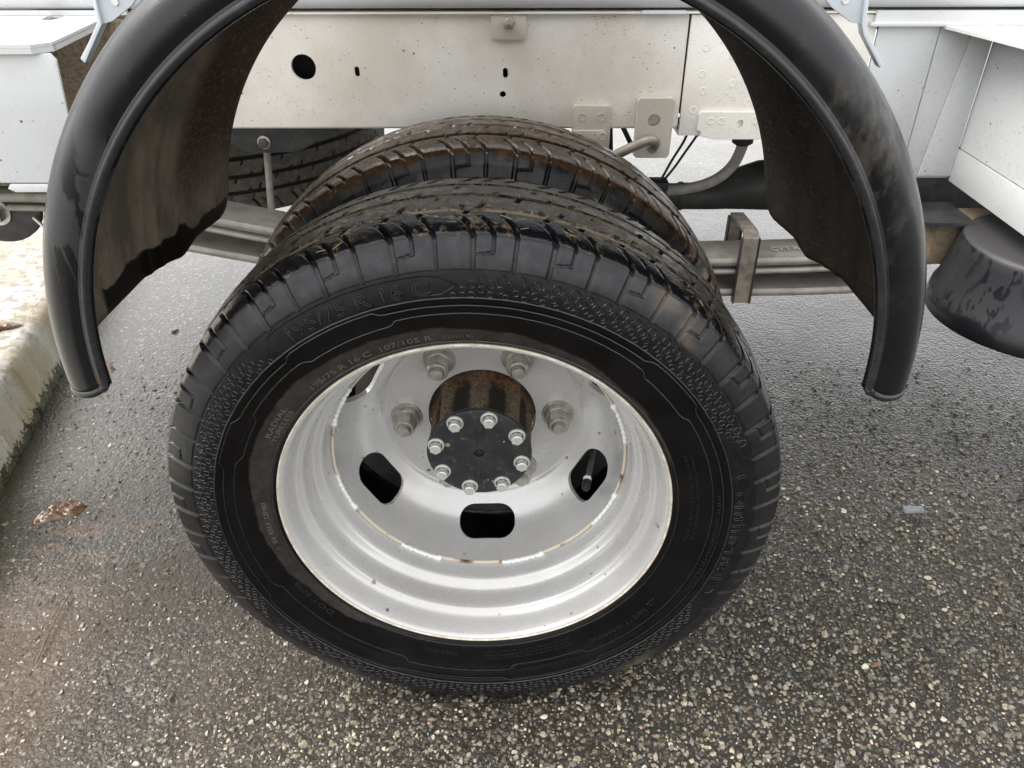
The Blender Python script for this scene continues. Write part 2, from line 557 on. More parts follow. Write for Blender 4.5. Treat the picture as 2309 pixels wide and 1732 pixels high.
def mat_tyre(name, kind):
    """object space, wheel axis = local y, axis at the origin"""
    t = NT(name)
    x, y, z = t.xyz()
    r = t.math('SQRT', t.math('ADD', t.math('MULTIPLY', x, x), t.math('MULTIPLY', z, z)))
    yc = t.math('SUBTRACT', y, 0.07)
    prof_r = t.math('SUBTRACT', 0.3445, t.math('MULTIPLY', t.math('MULTIPLY', yc, yc), 1.9))
    crown = t.ramp(t.math('SUBTRACT', r, prof_r), -0.0030, -0.0010)          # worn running surface, not the groove walls
    n1 = t.noise(14, 5, 0.6)
    n2 = t.noise(70, 5, 0.68)
    n3 = t.noise(220, 4, 0.7)
    rw = t.math('ADD', r, t.math('MULTIPLY', t.math('SUBTRACT', n2, 0.5), 0.006))
    rw2 = t.math('ADD', r, t.math('MULTIPLY', t.math('SUBTRACT', n1, 0.5), 0.02))
    c = t.mix(t.ramp(n1, 0.3, 0.7), (0.0032, 0.0030, 0.0031), (0.0058, 0.0055, 0.0056))
    rough = t.ramp(n1, 0.3, 0.7, 0.28, 0.40)
    spec = 0.24
    # the mid band (relief) is duller and greyer
    mid = t.math('MULTIPLY', t.ramp(r, 0.279, 0.284), t.ramp(rw, 0.327, 0.333, 1, 0))
    c = t.mix(mid, c, t.mix(t.ramp(n2, 0.35, 0.65), (0.0065, 0.0065, 0.0072), (0.0125, 0.0120, 0.0125)))
    if kind == 'outer':
        # washed, dusty shoulder blocks with sky sheen painted in (the outer face of each block), wetter black corner above
        sh = t.math('MULTIPLY', t.ramp(r, 0.3050, 0.3200, 0.35, 1.0), t.math('MULTIPLY', t.ramp(r, 0.3045, 0.3062), t.ramp(rw, 0.3325, 0.3345, 1, 0)))  # fades towards the foot: shading of the curved wall put into the colour
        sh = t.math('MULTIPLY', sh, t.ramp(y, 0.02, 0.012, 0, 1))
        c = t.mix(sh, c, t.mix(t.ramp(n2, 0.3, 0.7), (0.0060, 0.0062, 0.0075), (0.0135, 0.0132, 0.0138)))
        c = t.mix(t.math('MULTIPLY', sh, t.ramp(t.math('ADD', z, t.math('MULTIPLY', n1, 0.12)), 0.20, 0.36, 0, 0.75)), c, t.mix(t.ramp(n2, 0.35, 0.65), (0.014, 0.0145, 0.017), (0.032, 0.0325, 0.036)))  # paler upper part: sky sheen painted into the shoulder colour
        spec = t.math('ADD', 0.13, t.math('MULTIPLY', sh, 0.20))
        brn = t.math('MULTIPLY', sh, t.math('MULTIPLY', t.ramp(x, 0.16, 0.20), t.ramp(x, 0.235, 0.20)))
        c = t.mix(t.math('MULTIPLY', brn, t.ramp(n1, 0.4, 0.6)), c, (0.12, 0.095, 0.075))
        corner = t.math('MULTIPLY', t.ramp(rw, 0.3330, 0.3350), t.ramp(y, 0.034, 0.040, 1, 0))
        c = t.mix(corner, c, (0.0055, 0.0062, 0.008))
        rough = t.math('SUBTRACT', rough, t.math('MULTIPLY', corner, 0.22))
        spec = t.math('ADD', spec, t.math('MULTIPLY', corner, 0.25))
        mudc = t.math('MULTIPLY', corner, t.math('MULTIPLY', t.ramp(t.noise(62, 7, 0.72, dist=0.6), 0.49, 0.60), t.ramp(t.noise(11, 3), 0.40, 0.58)))
        mudc = t.math('MULTIPLY', mudc, t.ramp(z, 0.20, 0.29))
        c = t.mix(mudc, c, t.mix(t.ramp(n3, 0.35, 0.7), (0.045, 0.033, 0.020), (0.19, 0.14, 0.085)))
        tread = t.math('MULTIPLY', t.ramp(y, 0.0365, 0.041), crown)
        tc_ = t.mix(t.ramp(n2, 0.36, 0.60), (0.008, 0.0078, 0.0075), (0.062, 0.052, 0.042))
        tc_ = t.mix(t.ramp(n3, 0.54, 0.66), tc_, (0.16, 0.125, 0.085))
        c = t.mix(tread, c, tc_)
        grv = t.math('MULTIPLY', t.math('SUBTRACT', 1.0, crown), t.math('MULTIPLY', t.ramp(y, 0.0335, 0.035), t.ramp(r, 0.32, 0.33)))
        c = t.mix(t.math('MULTIPLY', grv, t.ramp(t.noise(30, 5, 0.7), 0.46, 0.54)), c, (0.20, 0.145, 0.085))
        rough = t.mix(tread, rough, t.ramp(n2, 0.35, 0.62, 0.10, 0.5))
        spec = t.math('ADD', spec, t.math('MULTIPLY', tread, 0.45))
        # dry brown-grey water mark next to the rim, upper half
        side = t.math('ADD', t.math('MULTIPLY', x, -0.050), t.math('MULTIPLY', z, 0.048))
        lim = t.math('SUBTRACT', t.math('ADD', rw2, t.math('MULTIPLY', t.math('SUBTRACT', n2, 0.5), 0.004)), side)
        dry = t.math('MULTIPLY', t.ramp(lim, 0.2292, 0.2325, 1, 0), t.ramp(r, 0.2225, 0.2245))
        c = t.mix(dry, c, t.mix(t.ramp(n2, 0.3, 0.7), (0.034, 0.030, 0.0275), (0.019, 0.017, 0.016)))
        rough = t.math('ADD', rough, t.math('MULTIPLY', dry, 0.15))
    elif kind == 'inner':
        sh = t.math('MULTIPLY', t.ramp(rw, 0.318, 0.323), t.ramp(rw, 0.3325, 0.335, 1, 0))
        c = t.mix(sh, c, t.mix(t.ramp(n1, 0.4, 0.6), (0.018, 0.018, 0.018), (0.065, 0.063, 0.062)))
        tread = t.math('MULTIPLY', t.ramp(rw, 0.334, 0.336), t.math('MAXIMUM', crown, t.ramp(y, 0.030, 0.024)))
        tc_ = t.mix(t.ramp(n2, 0.35, 0.62), (0.016, 0.0115, 0.0085), (0.070, 0.050, 0.037))
        tc_ = t.mix(t.ramp(n3, 0.56, 0.66), tc_, (0.13, 0.09, 0.06))
        c = t.mix(tread, c, tc_)
        grv = t.math('MULTIPLY', t.math('SUBTRACT', 1.0, crown), t.math('MULTIPLY', t.ramp(y, 0.030, 0.033), t.ramp(r, 0.32, 0.33)))
        band = t.math('MULTIPLY', t.ramp(t.math('ADD', r, t.math('MULTIPLY', t.math('SUBTRACT', n2, 0.5), 0.030)), 0.3290, 0.3315), t.ramp(t.math('ADD', y, t.math('MULTIPLY', t.math('SUBTRACT', n2, 0.5), 0.03)), 0.016, 0.007))
        red = t.math('MULTIPLY', t.ramp(t.noise(40, 6, 0.7, vec=t.mapping((1, 4, 1))), 0.53, 0.58), t.ramp(r, 0.336, 0.338))
        patch = t.ramp(t.noise(26, 6, 0.72), 0.37, 0.46)
        mud = t.math('MAXIMUM', t.math('MULTIPLY', band, patch), t.math('MAXIMUM', t.math('MULTIPLY', grv, 0.9), t.math('MULTIPLY', red, t.ramp(n1, 0.42, 0.55))))
        c = t.mix(mud, c, t.mix(t.ramp(n2, 0.3, 0.7), (0.030, 0.0165, 0.009), (0.115, 0.064, 0.030)))
        rough = t.math('SUBTRACT', t.math('ADD', rough, 0.05), t.math('MULTIPLY', mud, 0.28))
        spec = t.math('ADD', 0.25, t.math('MULTIPLY', mud, 0.45))
        rough = t.math('MULTIPLY', rough, t.ramp(t.noise(34, 4), 0.35, 0.6, 0.32, 0.9))
    else:
        c = t.mix(t.math('MULTIPLY', crown, t.ramp(r, .30, .31)), (0.022, 0.021, 0.020), t.mix(t.ramp(n2, 0.38, 0.66), (0.12, 0.113, 0.10), (0.19, 0.175, 0.15)))
        c = t.mix(t.ramp(r, 0.334, 0.330), c, (0.12, 0.113, 0.10))
        rough = t.ramp(n1, 0.3, 0.7, 0.55, 0.7)
    grit = t.ramp(r, 0.330, 0.337, 0.22, 0.42)
    hh = t.math('MULTIPLY', t.math('ADD', n3, t.math('MULTIPLY', n2, 1.5)), grit)
    nn = t.bump(hh, 0.55, 0.0022)
    return t.out(c, rough, 0, nn, spec)


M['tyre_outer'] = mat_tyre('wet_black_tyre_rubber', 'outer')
M['tyre_inner'] = mat_tyre('muddy_tyre_rubber', 'inner')
M['tyre_spare'] = mat_tyre('dusty_tyre_rubber', 'spare')
M['relief'] = simple('embossed_tyre_rubber', (0.0085, 0.0085, 0.0092), 0.26, 0, 0.25, 120, 0.2, spec=0.42)
M['relief_rib'] = simple('worn_rubber_rib', (0.019, 0.019, 0.020), 0.34, 0, 0, 160, 0.5, 260, 0.001, col2=(0.008, 0.008, 0.008), lo=0.42, hi=0.60, spec=0.5)
M['relief_dry'] = simple('dusty_embossed_rubber', (0.085, 0.075, 0.068), 0.5, 0, 0.25, 120, 0.2)
M['relief_dark'] = simple('dark_embossed_rubber', (0.010, 0.010, 0.011), 0.30, 0, 0.25, 120, 0.2, spec=0.5)


def mat_tub():
    t = NT('dark_plastic_with_drip_marks')
    v = t.noise(95, 3, 0.5, vec=t.mapping((1.0, 1.0, 0.42)), dist=0.25)
    x, y, z = t.xyz()
    zone = t.ramp(t.math('ADD', z, t.math('MULTIPLY', t.noise(30, 3), 0.06)), 0.478, 0.484)
    m = t.math('MULTIPLY', t.ramp(v, 0.44, 0.475), zone)
    m = t.math('MAXIMUM', m, t.ramp(z, 0.5325, 0.5335))
    c = t.mix(m, (0.004, 0.005, 0.007), (0.0100, 0.0115, 0.0150))
    c = t.mix(t.ramp(z, 0.5330, 0.5336), c, (0.045, 0.044, 0.046))
    return t.out(c, t.math('ADD', 0.34, t.math('MULTIPLY', m, 0.22)), 0, t.bump(t.noise(500, 2), 0.1, 0.0005))


M['tub'] = mat_tub()


def mat_ground():
    t = NT('wet_coarse_asphalt')
    x, y, z = t.xyz()
    v1 = t.n('ShaderNodeTexVoronoi'); v1.inputs['Scale'].default_value = 150
    v1.inputs['Randomness'].default_value = 1.0
    wob = t.n('ShaderNodeVectorMath'); wob.operation = 'ADD'
    nz = t.n('ShaderNodeTexNoise'); nz.inputs['Scale'].default_value = 90; nz.inputs['Detail'].default_value = 2
    t.t.links.new(t.co(), nz.inputs['Vector'])
    sc = t.n('ShaderNodeVectorMath'); sc.operation = 'SCALE'; sc.inputs['Scale'].default_value = 0.012
    t.t.links.new(nz.outputs['Color'], sc.inputs[0])
    t.t.links.new(t.co(), wob.inputs[0]); t.t.links.new(sc.outputs[0], wob.inputs[1])
    t.t.links.new(wob.outputs[0], v1.inputs['Vector'])
    sepc = t.n('ShaderNodeSeparateColor'); t.t.links.new(v1.outputs['Color'], sepc.inputs[0])
    rnd, rnd2 = sepc.outputs[0], sepc.outputs[1]
    col = t.mix(t.ramp(rnd, 0.2, 0.8), (0.024, 0.021, 0.016), (0.078, 0.068, 0.051))
    col = t.mix(t.ramp(rnd2, 0.86, 0.92), col, (0.24, 0.215, 0.17))
    col = t.mix(t.ramp(rnd2, 0.10, 0.06), col, (0.020, 0.022, 0.026))
    edge = t.ramp(v1.outputs['Distance'], 0.35, 0.62)
    col = t.mix(edge, col, (0.024, 0.020, 0.013))
    col = t.mix(t.ramp(t.noise(2.2, 5, 0.6), 0.42, 0.62, 0, 0.45), col, (0.022, 0.019, 0.015))
    # brown silt washed over the left part
    silt = t.math('MULTIPLY', t.ramp(x, -0.05, -0.42), t.ramp(y, 0.75, 0.35))
    big = t.noise(3.2, 4, 0.55)
    siltm = t.math('MULTIPLY', silt, t.ramp(big, 0.36, 0.60))
    col = t.mix(t.math('MULTIPLY', siltm, 0.6), col, (0.062, 0.050, 0.038))
    orange = t.math('MULTIPLY', t.ramp(x, -0.50, -0.66), t.ramp(y, 0.28, 0.10))
    col = t.mix(t.math('MULTIPLY', orange, 0.35), col, (0.15, 0.10, 0.06))
    # damp dark margin and moss along the kerb
    kd = t.math('ADD', x, t.math('MULTIPLY', y, 0.222))
    kn = t.math('ADD', kd, t.math('MULTIPLY', t.math('SUBTRACT', t.noise(28, 5, 0.65), 0.5), 0.10))
    moss = t.ramp(kn, -0.775, -0.72, 1, 0)
    col = t.mix(t.math('MULTIPLY', moss, 0.85), col, t.mix(t.ramp(t.noise(130, 3), 0.45, 0.6), (0.028, 0.024, 0.017), (0.055, 0.058, 0.018)))
    pudm = None
    for ex_, ey_, ea, eb in ((-.700, .315, .055, .020), (-.655, .255, .045, .015), (-.735, .270, .030, .012), (-.600, .330, .035, .012)):
        dx = t.math('DIVIDE', t.math('ADD', x, -ex_), ea)
        dy = t.math('DIVIDE', t.math('ADD', y, -ey_), eb)
        q = t.math('ADD', t.math('MULTIPLY', dx, dx), t.math('MULTIPLY', dy, dy))
        q = t.math('ADD', q, t.math('MULTIPLY', t.math('SUBTRACT', t.noise(60, 6, 0.75), 0.5), 7.0))
        q = t.ramp(q, 1.0, 0.6)
        pudm = q if pudm is None else t.math('MAXIMUM', pudm, q)
    col = t.mix(t.math('MULTIPLY', pudm, 0.8), col, (0.085, 0.052, 0.032))
    h1 = t.math('SUBTRACT', 1.0, v1.outputs['Distance'])
    soft = t.math('SUBTRACT', 1.0, t.math('MULTIPLY', siltm, 0.45))
    h1 = t.math('MULTIPLY', h1, soft)
    nn = t.bump(h1, 0.6, 0.0036)
    nn = t.bump(t.noise(260, 5, 0.75), 0.8, 0.0024, nn)
    nn = t.bump(t.noise(26, 4, 0.6), 0.35, 0.008, nn)
    wet = t.noise(5.0, 4, 0.6)
    rough = t.ramp(wet, 0.34, 0.66, 0.20, 0.36)
    soft_n = t.bump(t.math('ADD', t.math('MULTIPLY', h1, 0.5), t.math('MULTIPLY', t.noise(150, 3, 0.6), 0.75)), t.ramp(y, 0.05, 0.70, 0.85, 0.30), 0.0040)
    soft_n = t.bump(t.noise(45, 4, 0.6), t.ramp(y, 0.05, 0.70, 0.45, 0.22), 0.004, soft_n)
    t.set(t.b, 'Coat Normal', soft_n)
    t.set(t.b, 'Coat IOR', 1.4)
    return t.out(col, t.math('ADD', rough, 0.12), 0, nn, t.ramp(y, 0.05, 0.5, 0.2, 0.5), coat=t.math('MAXIMUM', t.ramp(y, 0.15, 0.55), t.math('MULTIPLY', t.ramp(wet, 0.36, 0.62, 0.30, 1.0), t.ramp(y, -0.10, 0.30, 0.6, 1.0))), coatr=t.ramp(pudm, 0, 1, 0.095, 0.03))


M['ground'] = mat_ground()


def mat_stones():
    t = NT('wet_aggregate_stone')
    a = t.n('ShaderNodeAttribute', attribute_name='stone_colour')
    n = t.noise(260, 3)
    c = t.mix(t.ramp(n, 0.35, 0.7, 0, 0.4), a.outputs['Color'], (0.05, 0.042, 0.032))
    return t.out(c, t.ramp(t.noise(120, 2), 0.3, 0.7, 0.07, 0.24), 0, t.bump(t.noise(420, 2), 0.4, 0.001), 0.55)


M['stones'] = mat_stones()


def mat_kerb():
    t = NT('weathered_yellowed_white_kerb_paint')
    x, y, z = t.xyz()
    n = t.noise(7, 6, 0.62)
    n2 = t.noise(75, 6, 0.72)
    n3 = t.noise(34, 7, 0.75)
    topm = t.ramp(z, 0.108, 0.119)
    c = t.mix(t.ramp(n, 0.36, 0.62), (0.50, 0.48, 0.41), (0.42, 0.365, 0.235))
    c = t.mix(topm, c, t.mix(t.ramp(n, 0.42, 0.62), (0.42, 0.415, 0.395), (0.36, 0.325, 0.25)))
    worn = t.math('MULTIPLY', t.ramp(n3, 0.515, 0.55), t.math('ADD', t.math('MULTIPLY', topm, 0.62), 0.12))
    c = t.mix(worn, c, t.mix(n2, (0.13, 0.105, 0.065), (0.22, 0.185, 0.12)))
    zz = t.math('ADD', z, t.math('MULTIPLY', t.math('SUBTRACT', n2, 0.5), 0.11))
    moss = t.ramp(zz, 0.026, 0.018)
    c = t.mix(moss, c, t.mix(t.ramp(t.noise(170, 3), 0.42, 0.6), (0.024, 0.021, 0.012), (0.062, 0.058, 0.018)))
    spots = t.ramp(t.noise(120, 5, 0.78), 0.612, 0.64, 0, 0.85)
    c = t.mix(spots, c, (0.09, 0.065, 0.035))
    nn = t.bump(n3, 0.45, 0.004)
    nn = t.bump(n2, 0.35, 0.0025, nn)
    nn = t.bump(t.noise(320, 3), 0.3, 0.0012, nn)
    return t.out(c, t.ramp(n, 0.3, 0.7, 0.34, 0.55), 0, nn, 0.45)


M['kerb'] = mat_kerb()
M['mudpuddle'] = simple('wet_brown_mud', (0.15, 0.085, 0.045), 0.16, 0, 0, 60, 0.5, 130, 0.003, col2=(0.10, 0.055, 0.03), lo=0.35, hi=0.65)
M['leaf'] = simple('wet_brown_leaf', (0.135, 0.078, 0.045), 0.15, 0, 0, 90, 0.5, 160, 0.002, col2=(0.085, 0.046, 0.025), lo=0.35, hi=0.65)
M['twig'] = simple('pale_brown_twig', (0.15, 0.10, 0.06), 0.6, 0, 0.4, 200, 0.2)
M['peg'] = simple('dull_grey_plastic', (0.26, 0.28, 0.29), 0.45, 0, 0.3, 90, 0.2)
M['straw'] = simple('pale_straw', (0.26, 0.20, 0.10), 0.6, 0, 0.4, 90, 0.0)
M['deck'] = simple('grey_deck_underside', (0.16, 0.15, 0.14), 0.7, 0, 0.3, 30, 0.1)

# ------------------------------------------------------------------ setting: ground, kerb, verge
gm = MB()
G = 60.0
gm.add([(-G, -G, 0), (G, -G, 0), (G, G, 0), (-G, G, 0)], [(0, 1, 2, 3)])
tag(gm.build('ground', M['ground'], smooth=0), kind='structure')

# loose-set surface stones of the coarse asphalt, densest where the camera stands
def make_stones():
    xs, ys = [], []
    d = 0.0058
    X, Y = np.meshgrid(np.arange(-0.95, 1.45, d), np.arange(-0.30, 0.92, d))
    X = X.ravel() + rng.uniform(-.5, .5, X.size) * d
    Y = Y.ravel() + rng.uniform(-.5, .5, Y.size) * d
    keep = rng.random(X.size) < np.clip(1.15 - (Y + 0.15) / 0.92, 0, 0.90)
    keep &= np.abs(X - 0.05) < 0.72 + 0.62 * (Y + 0.3) + 0.06           # the area in view
    keep &= X + 0.222 * Y > -0.775
    keep &= ~((np.abs(X) < 0.07) & (Y > 0.0) & (Y < 0.14))
    X, Y = X[keep], Y[keep]
    n = len(X)
    size = np.clip(rng.lognormal(math.log(0.0023), 0.38, n), 0.0012, 0.0056)
    asp = rng.uniform(0.7, 1.3, n)
    ang = rng.uniform(0, 2 * PI, n)
    hgt = size * rng.uniform(0.40, 0.80, n)
    silt = np.clip((-X - 0.05) / 0.4, 0, 1) * np.clip((0.8 - Y) / 0.3, 0, 1)
    for ex_, ey_, ea, eb in ((-.700, .315, .06, .028), (-.655, .255, .05, .022), (-.735, .270, .035, .018), (-.600, .330, .04, .018)):
        silt = np.maximum(silt, 1.6 * np.clip(1.3 - np.hypot((X - ex_) / ea, (Y - ey_) / eb), 0, 1))
    sink = -0.0006 - silt * rng.uniform(0, 1.0, n) * hgt * 0.9
    K = 6
    V = np.zeros((n, 2 * K + 1, 3))
    tilt = rng.normal(0, 0.28, (n, 2))
    for ring, (rad, hh) in enumerate(((1.0, 0.0), (0.72, 0.8))):
        for k in range(K):
            a = 2 * PI * k / K + rng.normal(0, 0.16, n) + ang
            rr = size * rad * rng.uniform(0.78, 1.2, n)
            px, py = rr * np.cos(a) * asp, rr * np.sin(a) / asp
            V[:, ring * K + k, 0] = px
            V[:, ring * K + k, 1] = py
            V[:, ring * K + k, 2] = (hgt * hh * rng.uniform(0.8, 1.15, n) + (px * tilt[:, 0] + py * tilt[:, 1]) * (1.0 if hh else 0))
    V[:, 2 * K, 2] = hgt * rng.uniform(0.85, 1.1, n)
    V[:, :, 0] += X[:, None]
    V[:, :, 1] += Y[:, None]
    V[:, :, 2] += sink[:, None]
    tri = []
    for k in range(K):
        j = (k + 1) % K
        tri += [(k, j, K + j), (k, K + j, K + k), (K + k, K + j, 2 * K)]
    T = (np.array(tri)[None] + (np.arange(n) * (2 * K + 1))[:, None, None]).reshape(-1, 3)
    me = big_mesh('asphalt_stones', V.reshape(-1, 3), T, smooth=False)
    pal = np.array([(.062, .055, .044), (.112, .098, .073), (.175, .152, .110), (.26, .228, .165), (.42, .38, .29), (.020, .022, .026), (.16, .095, .058), (.14, .135, .13)])
    pr = np.array([.20, .25, .22, .13, .05, .07, .012, .10])
    ci = rng.choice(len(pal), n, p=pr / pr.sum())
    C = pal[ci] * rng.uniform(0.75, 1.25, n)[:, None]
    brown = np.array((.080, .063, .046))
    silt = np.clip(silt, 0, 1)
    C = C * (1 - 0.55 * silt[:, None]) + brown * 0.55 * silt[:, None]
    patch = 1 + .22 * np.sin(X * 5.1 + 1.3 * np.sin(Y * 4.3)) * np.sin(Y * 6.7 + 1.1 * np.sin(X * 3.7) + .8)
    C = C * 1.2 * patch[:, None]
    C = np.concatenate([C, np.ones((n, 1))], 1)
    at = me.color_attributes.new('stone_colour', 'FLOAT_COLOR', 'POINT')
    at.data.foreach_set('color', np.repeat(C, 2 * K + 1, axis=0).astype(np.float32).ravel())
    o = add('asphalt_stones', me, M['stones'])
    tag(o, kind='stuff')


make_stones()

# kerb: one long cast kerb with a softened, chipped edge; its top is level with a paved verge
def make_kerb():
    gl = [(-0.655, -0.9), (-0.80, 0.0), (-0.886, 0.378), (-0.915, 0.508), (-0.941, 0.628), (-0.965, 0.730), (-1.09, 1.25), (-1.45, 2.6), (-2.2, 5.5), (-4, 12)]
    L = spline(gl, 24)
    prof = [(0.0, -0.01), (-0.004, 0.02), (-0.011, 0.06), (-0.019, 0.100), (-0.0235, 0.1125), (-0.033, 0.1190), (-0.055, 0.1208), (-0.13, 0.1215), (-0.30, 0.122), (-0.9, 0.123), (-4.0, 0.125)]
    nl, npr = len(L), len(prof)
    V = []
    for i, (x, y) in enumerate(L):
        for k, (dx, dz) in enumerate(prof):
            j = 0.004 * math.sin(i * 1.7 + k) * (0.4 + 0.6 * math.sin(i * 0.37)) if k < 7 else 0
            V.append((x + dx + j, y, dz + (0.0025 * math.sin(i * 2.3 + k * 1.1) if 2 < k < 9 else 0)))
    F = [(i * npr + k, (i + 1) * npr + k, (i + 1) * npr + k + 1, i * npr + k + 1) for i in range(nl - 1) for k in range(npr - 1)]
    mb = MB().add(V, F)
    tag(mb.build('kerb', M['kerb'], smooth=60), kind='structure')


make_kerb()

# ------------------------------------------------------------------ the truck
truck = empty('truck')
tag(truck, 'white flatbed truck with twin rear wheels, black mudguard and cream chassis rail', 'truck')

# ---- tyre with real grooves, slots and raised bands
FRONT = [(.004, .2185), (-.001, .2222), (-.0045, .228), (-.0075, .240), (-.0115, .2557), (-.0165, .268), (-.0195, .279), (-.0192, .292),
         (-.0155, .305), (-.0085, .322), (-.0015, .334), (.0035, .3378), (.012, .3402), (.030, .3420), (.070, .3445)]
PF = spline(FRONT, 16)


def tyre_y(r):
    m = int(np.argmax(PF[:, 1] > 0.3379))
    return np.interp(r, PF[:m, 1], PF[:m, 0])


def sst(x, a, b):
    t = np.clip((x - a) / (b - a), 0, 1)
    return t * t * (3 - 2 * t)


def make_tyre(name, nth, ds):
    full = np.vstack([PF, np.c_[0.14 - PF[-2::-1, 0], PF[-2::-1, 1]]])
    seg = np.r_[0, np.cumsum(np.hypot(np.diff(full[:, 0]), np.diff(full[:, 1])))]
    ltot = seg[-1]
    lback = np.interp(0.14, full[:, 0][len(PF) - 1:], seg[len(PF) - 1:])   # the back shoulder
    s = np.r_[np.arange(0, lback, ds), np.linspace(lback, ltot, 28)]
    y0, r0 = np.interp(s, seg, full[:, 0]), np.interp(s, seg, full[:, 1])
    ty, tr = np.gradient(y0, s), np.gradient(r0, s)
    ln = np.hypot(ty, tr) + 1e-9
    ny, nr = -tr / ln, ty / ln          # outward
    th = np.linspace(0, 2 * PI, nth, endpoint=False)
    TH, S = np.meshgrid(th, s, indexing='ij')
    R, Y = np.broadcast_to(r0, TH.shape), np.broadcast_to(y0, TH.shape)
    front = Y < 0.036
    sm = 0.14 - Y
    mir = np.where(Y > 0.07, sm, Y)
    side = Y < 0.07
    sF = np.where(side, S, ltot - S)
    s0 = np.interp(0.3055, PF[:, 1], seg[:len(PF)])
    s1 = np.interp(0.334, PF[:, 1], seg[:len(PF)])
    s2 = np.interp(0.0230, PF[:, 0][PF[:, 1] > 0.3], seg[:len(PF)][PF[:, 1] > 0.3])
    NP = 28
    P = 2 * PI * 0.335 / NP
    u = (-TH * 0.335) % P
    hook = np.clip(sF - s1, 0, None)
    u = (u + hook * 0.30 + 9 * hook ** 2) % P
    H = np.zeros_like(TH)
    top = sst(sF, s1 - .004, s1 + .004)

    def dist(c):
        d = np.abs(u - c)
        return np.minimum(d, P - d)

    def slot(c, hw, depth, sa, sb):
        k = sst(dist(c), hw - .0002, hw + .0010)
        m = sst(sF, sa - .0006, sa + .0006) * (1 - sst(sF, sb, sb + .001))
        return -(1 - k) * m * depth
    dep = 0.0030 + 0.0035 * top
    H = np.minimum(H, slot(0.009, 0.0020, dep, s0, s2))
    H = np.minimum(H, slot(0.0280, 0.0012, dep * .9, s0 + .0155, s2))
    H = np.minimum(H, slot(0.049, 0.0014, dep * .9, s0 + .0005, s2))
    # the short link that closes each small block
    lk = s0 + .0135 + (u - .009) * 0.16
    m = (u > .009) & (u < .0283)
    H = np.minimum(H, np.where(m, -(1 - sst(np.abs(sF - lk), .0005, .0013)) * .0022, 0))
    # foot groove with raised lip, raised rough bands
    wob = 0.0005 * np.sin(TH * 61) + 0.0004 * np.sin(TH * 143 + 1) + .0003 * np.sin(TH * 317)
    shoul = (mir < .03)
    H = H - np.where(shoul, (1 - sst(np.abs(R - .3055), .0003, .0011)) * .0016, 0)
    H = H + np.where(shoul, (1 - sst(np.abs(R - .3037), .0004, .0013)) * .0008, 0)
    H = H + np.where(shoul, (1 - sst(np.abs(R - .2815 - wob), .0004, .0013)) * .0016, 0)
    H = H + np.where(shoul, (1 - sst(np.abs(R - .2782 - wob * 1.3), .0003, .0011)) * .0013, 0)
    H = H - np.where(shoul, (sst(R, .2600, .2612) * (1 - sst(R, .2758, .2772))) * .0011, 0)
    jog = np.zeros_like(TH)
    for a, b in ((112, 42), (30, -62), (-78, -118), (-150, -205), (150, 122)):
        aa, bb = math.radians(a), math.radians(b)
        dd = (aa - TH) % (2 * PI)
        w_ = (aa - bb) % (2 * PI)
        jog = np.maximum(jog, sst(dd, 0, .03) * (1 - sst(dd, w_, w_ + .03)))
    rj = .2557 + .0062 * jog
    H = H + np.where(shoul, (1 - sst(np.abs(R - rj - wob * .4), .0003, .0012)) * .0017, 0)
    H = H + np.where(shoul, (1 - sst(np.abs(R - .2268), .0003, .0010)) * .0007, 0)
    # long tread grooves
    for c in (.0378, .070, .1022):
        H = np.minimum(H, -(1 - sst(np.abs(Y - c), .0027, .0038)) * .0062)
    # sipes on the ribs
    ut = (-TH * 0.343) % P
    for ya, yb, off, sl in ((.042, .052, 0.0, .45), (.058, .0665, .034, .45), (.0735, .0825, .012, .45), (.090, .0985, .050, .45),
                            (.042, .0455, .058, .3), (.0735, .077, .066, .3), (.026, .0335, .020, .5), (.027, .0335, .062, .5)):
        c = (off + (Y - ya) * sl) % P
        d = np.abs(ut - c)
        d = np.minimum(d, P - d)
        H = np.minimum(H, np.where((Y > ya) & (Y < yb), -(1 - sst(d, .0012, .0022)) * .0040, 0))
    rr = R + H * nr[None, :]
    yy = Y + H * ny[None, :]
    V = np.stack([rr * np.cos(TH), yy, rr * np.sin(TH)], -1)
    ns = len(s)
    I = np.arange(nth * ns).reshape(nth, ns)
    I2 = np.roll(I, -1, axis=0)
    F = np.stack([I[:, :-1], I[:, 1:], I2[:, 1:], I2[:, :-1]], -1).reshape(-1, 4)
    V = V.reshape(-1, 3)
    return V, F


TV, TF = make_tyre('tyre', 1700, 0.00110)
TVf = TV.copy()
TVf[:, 2] = np.maximum(TVf[:, 2], -ZC + 0.0012)              # flattened where it stands
low = TVf[:, 2] < -0.30
tyre_me = big_mesh('tyre', TVf, TF)


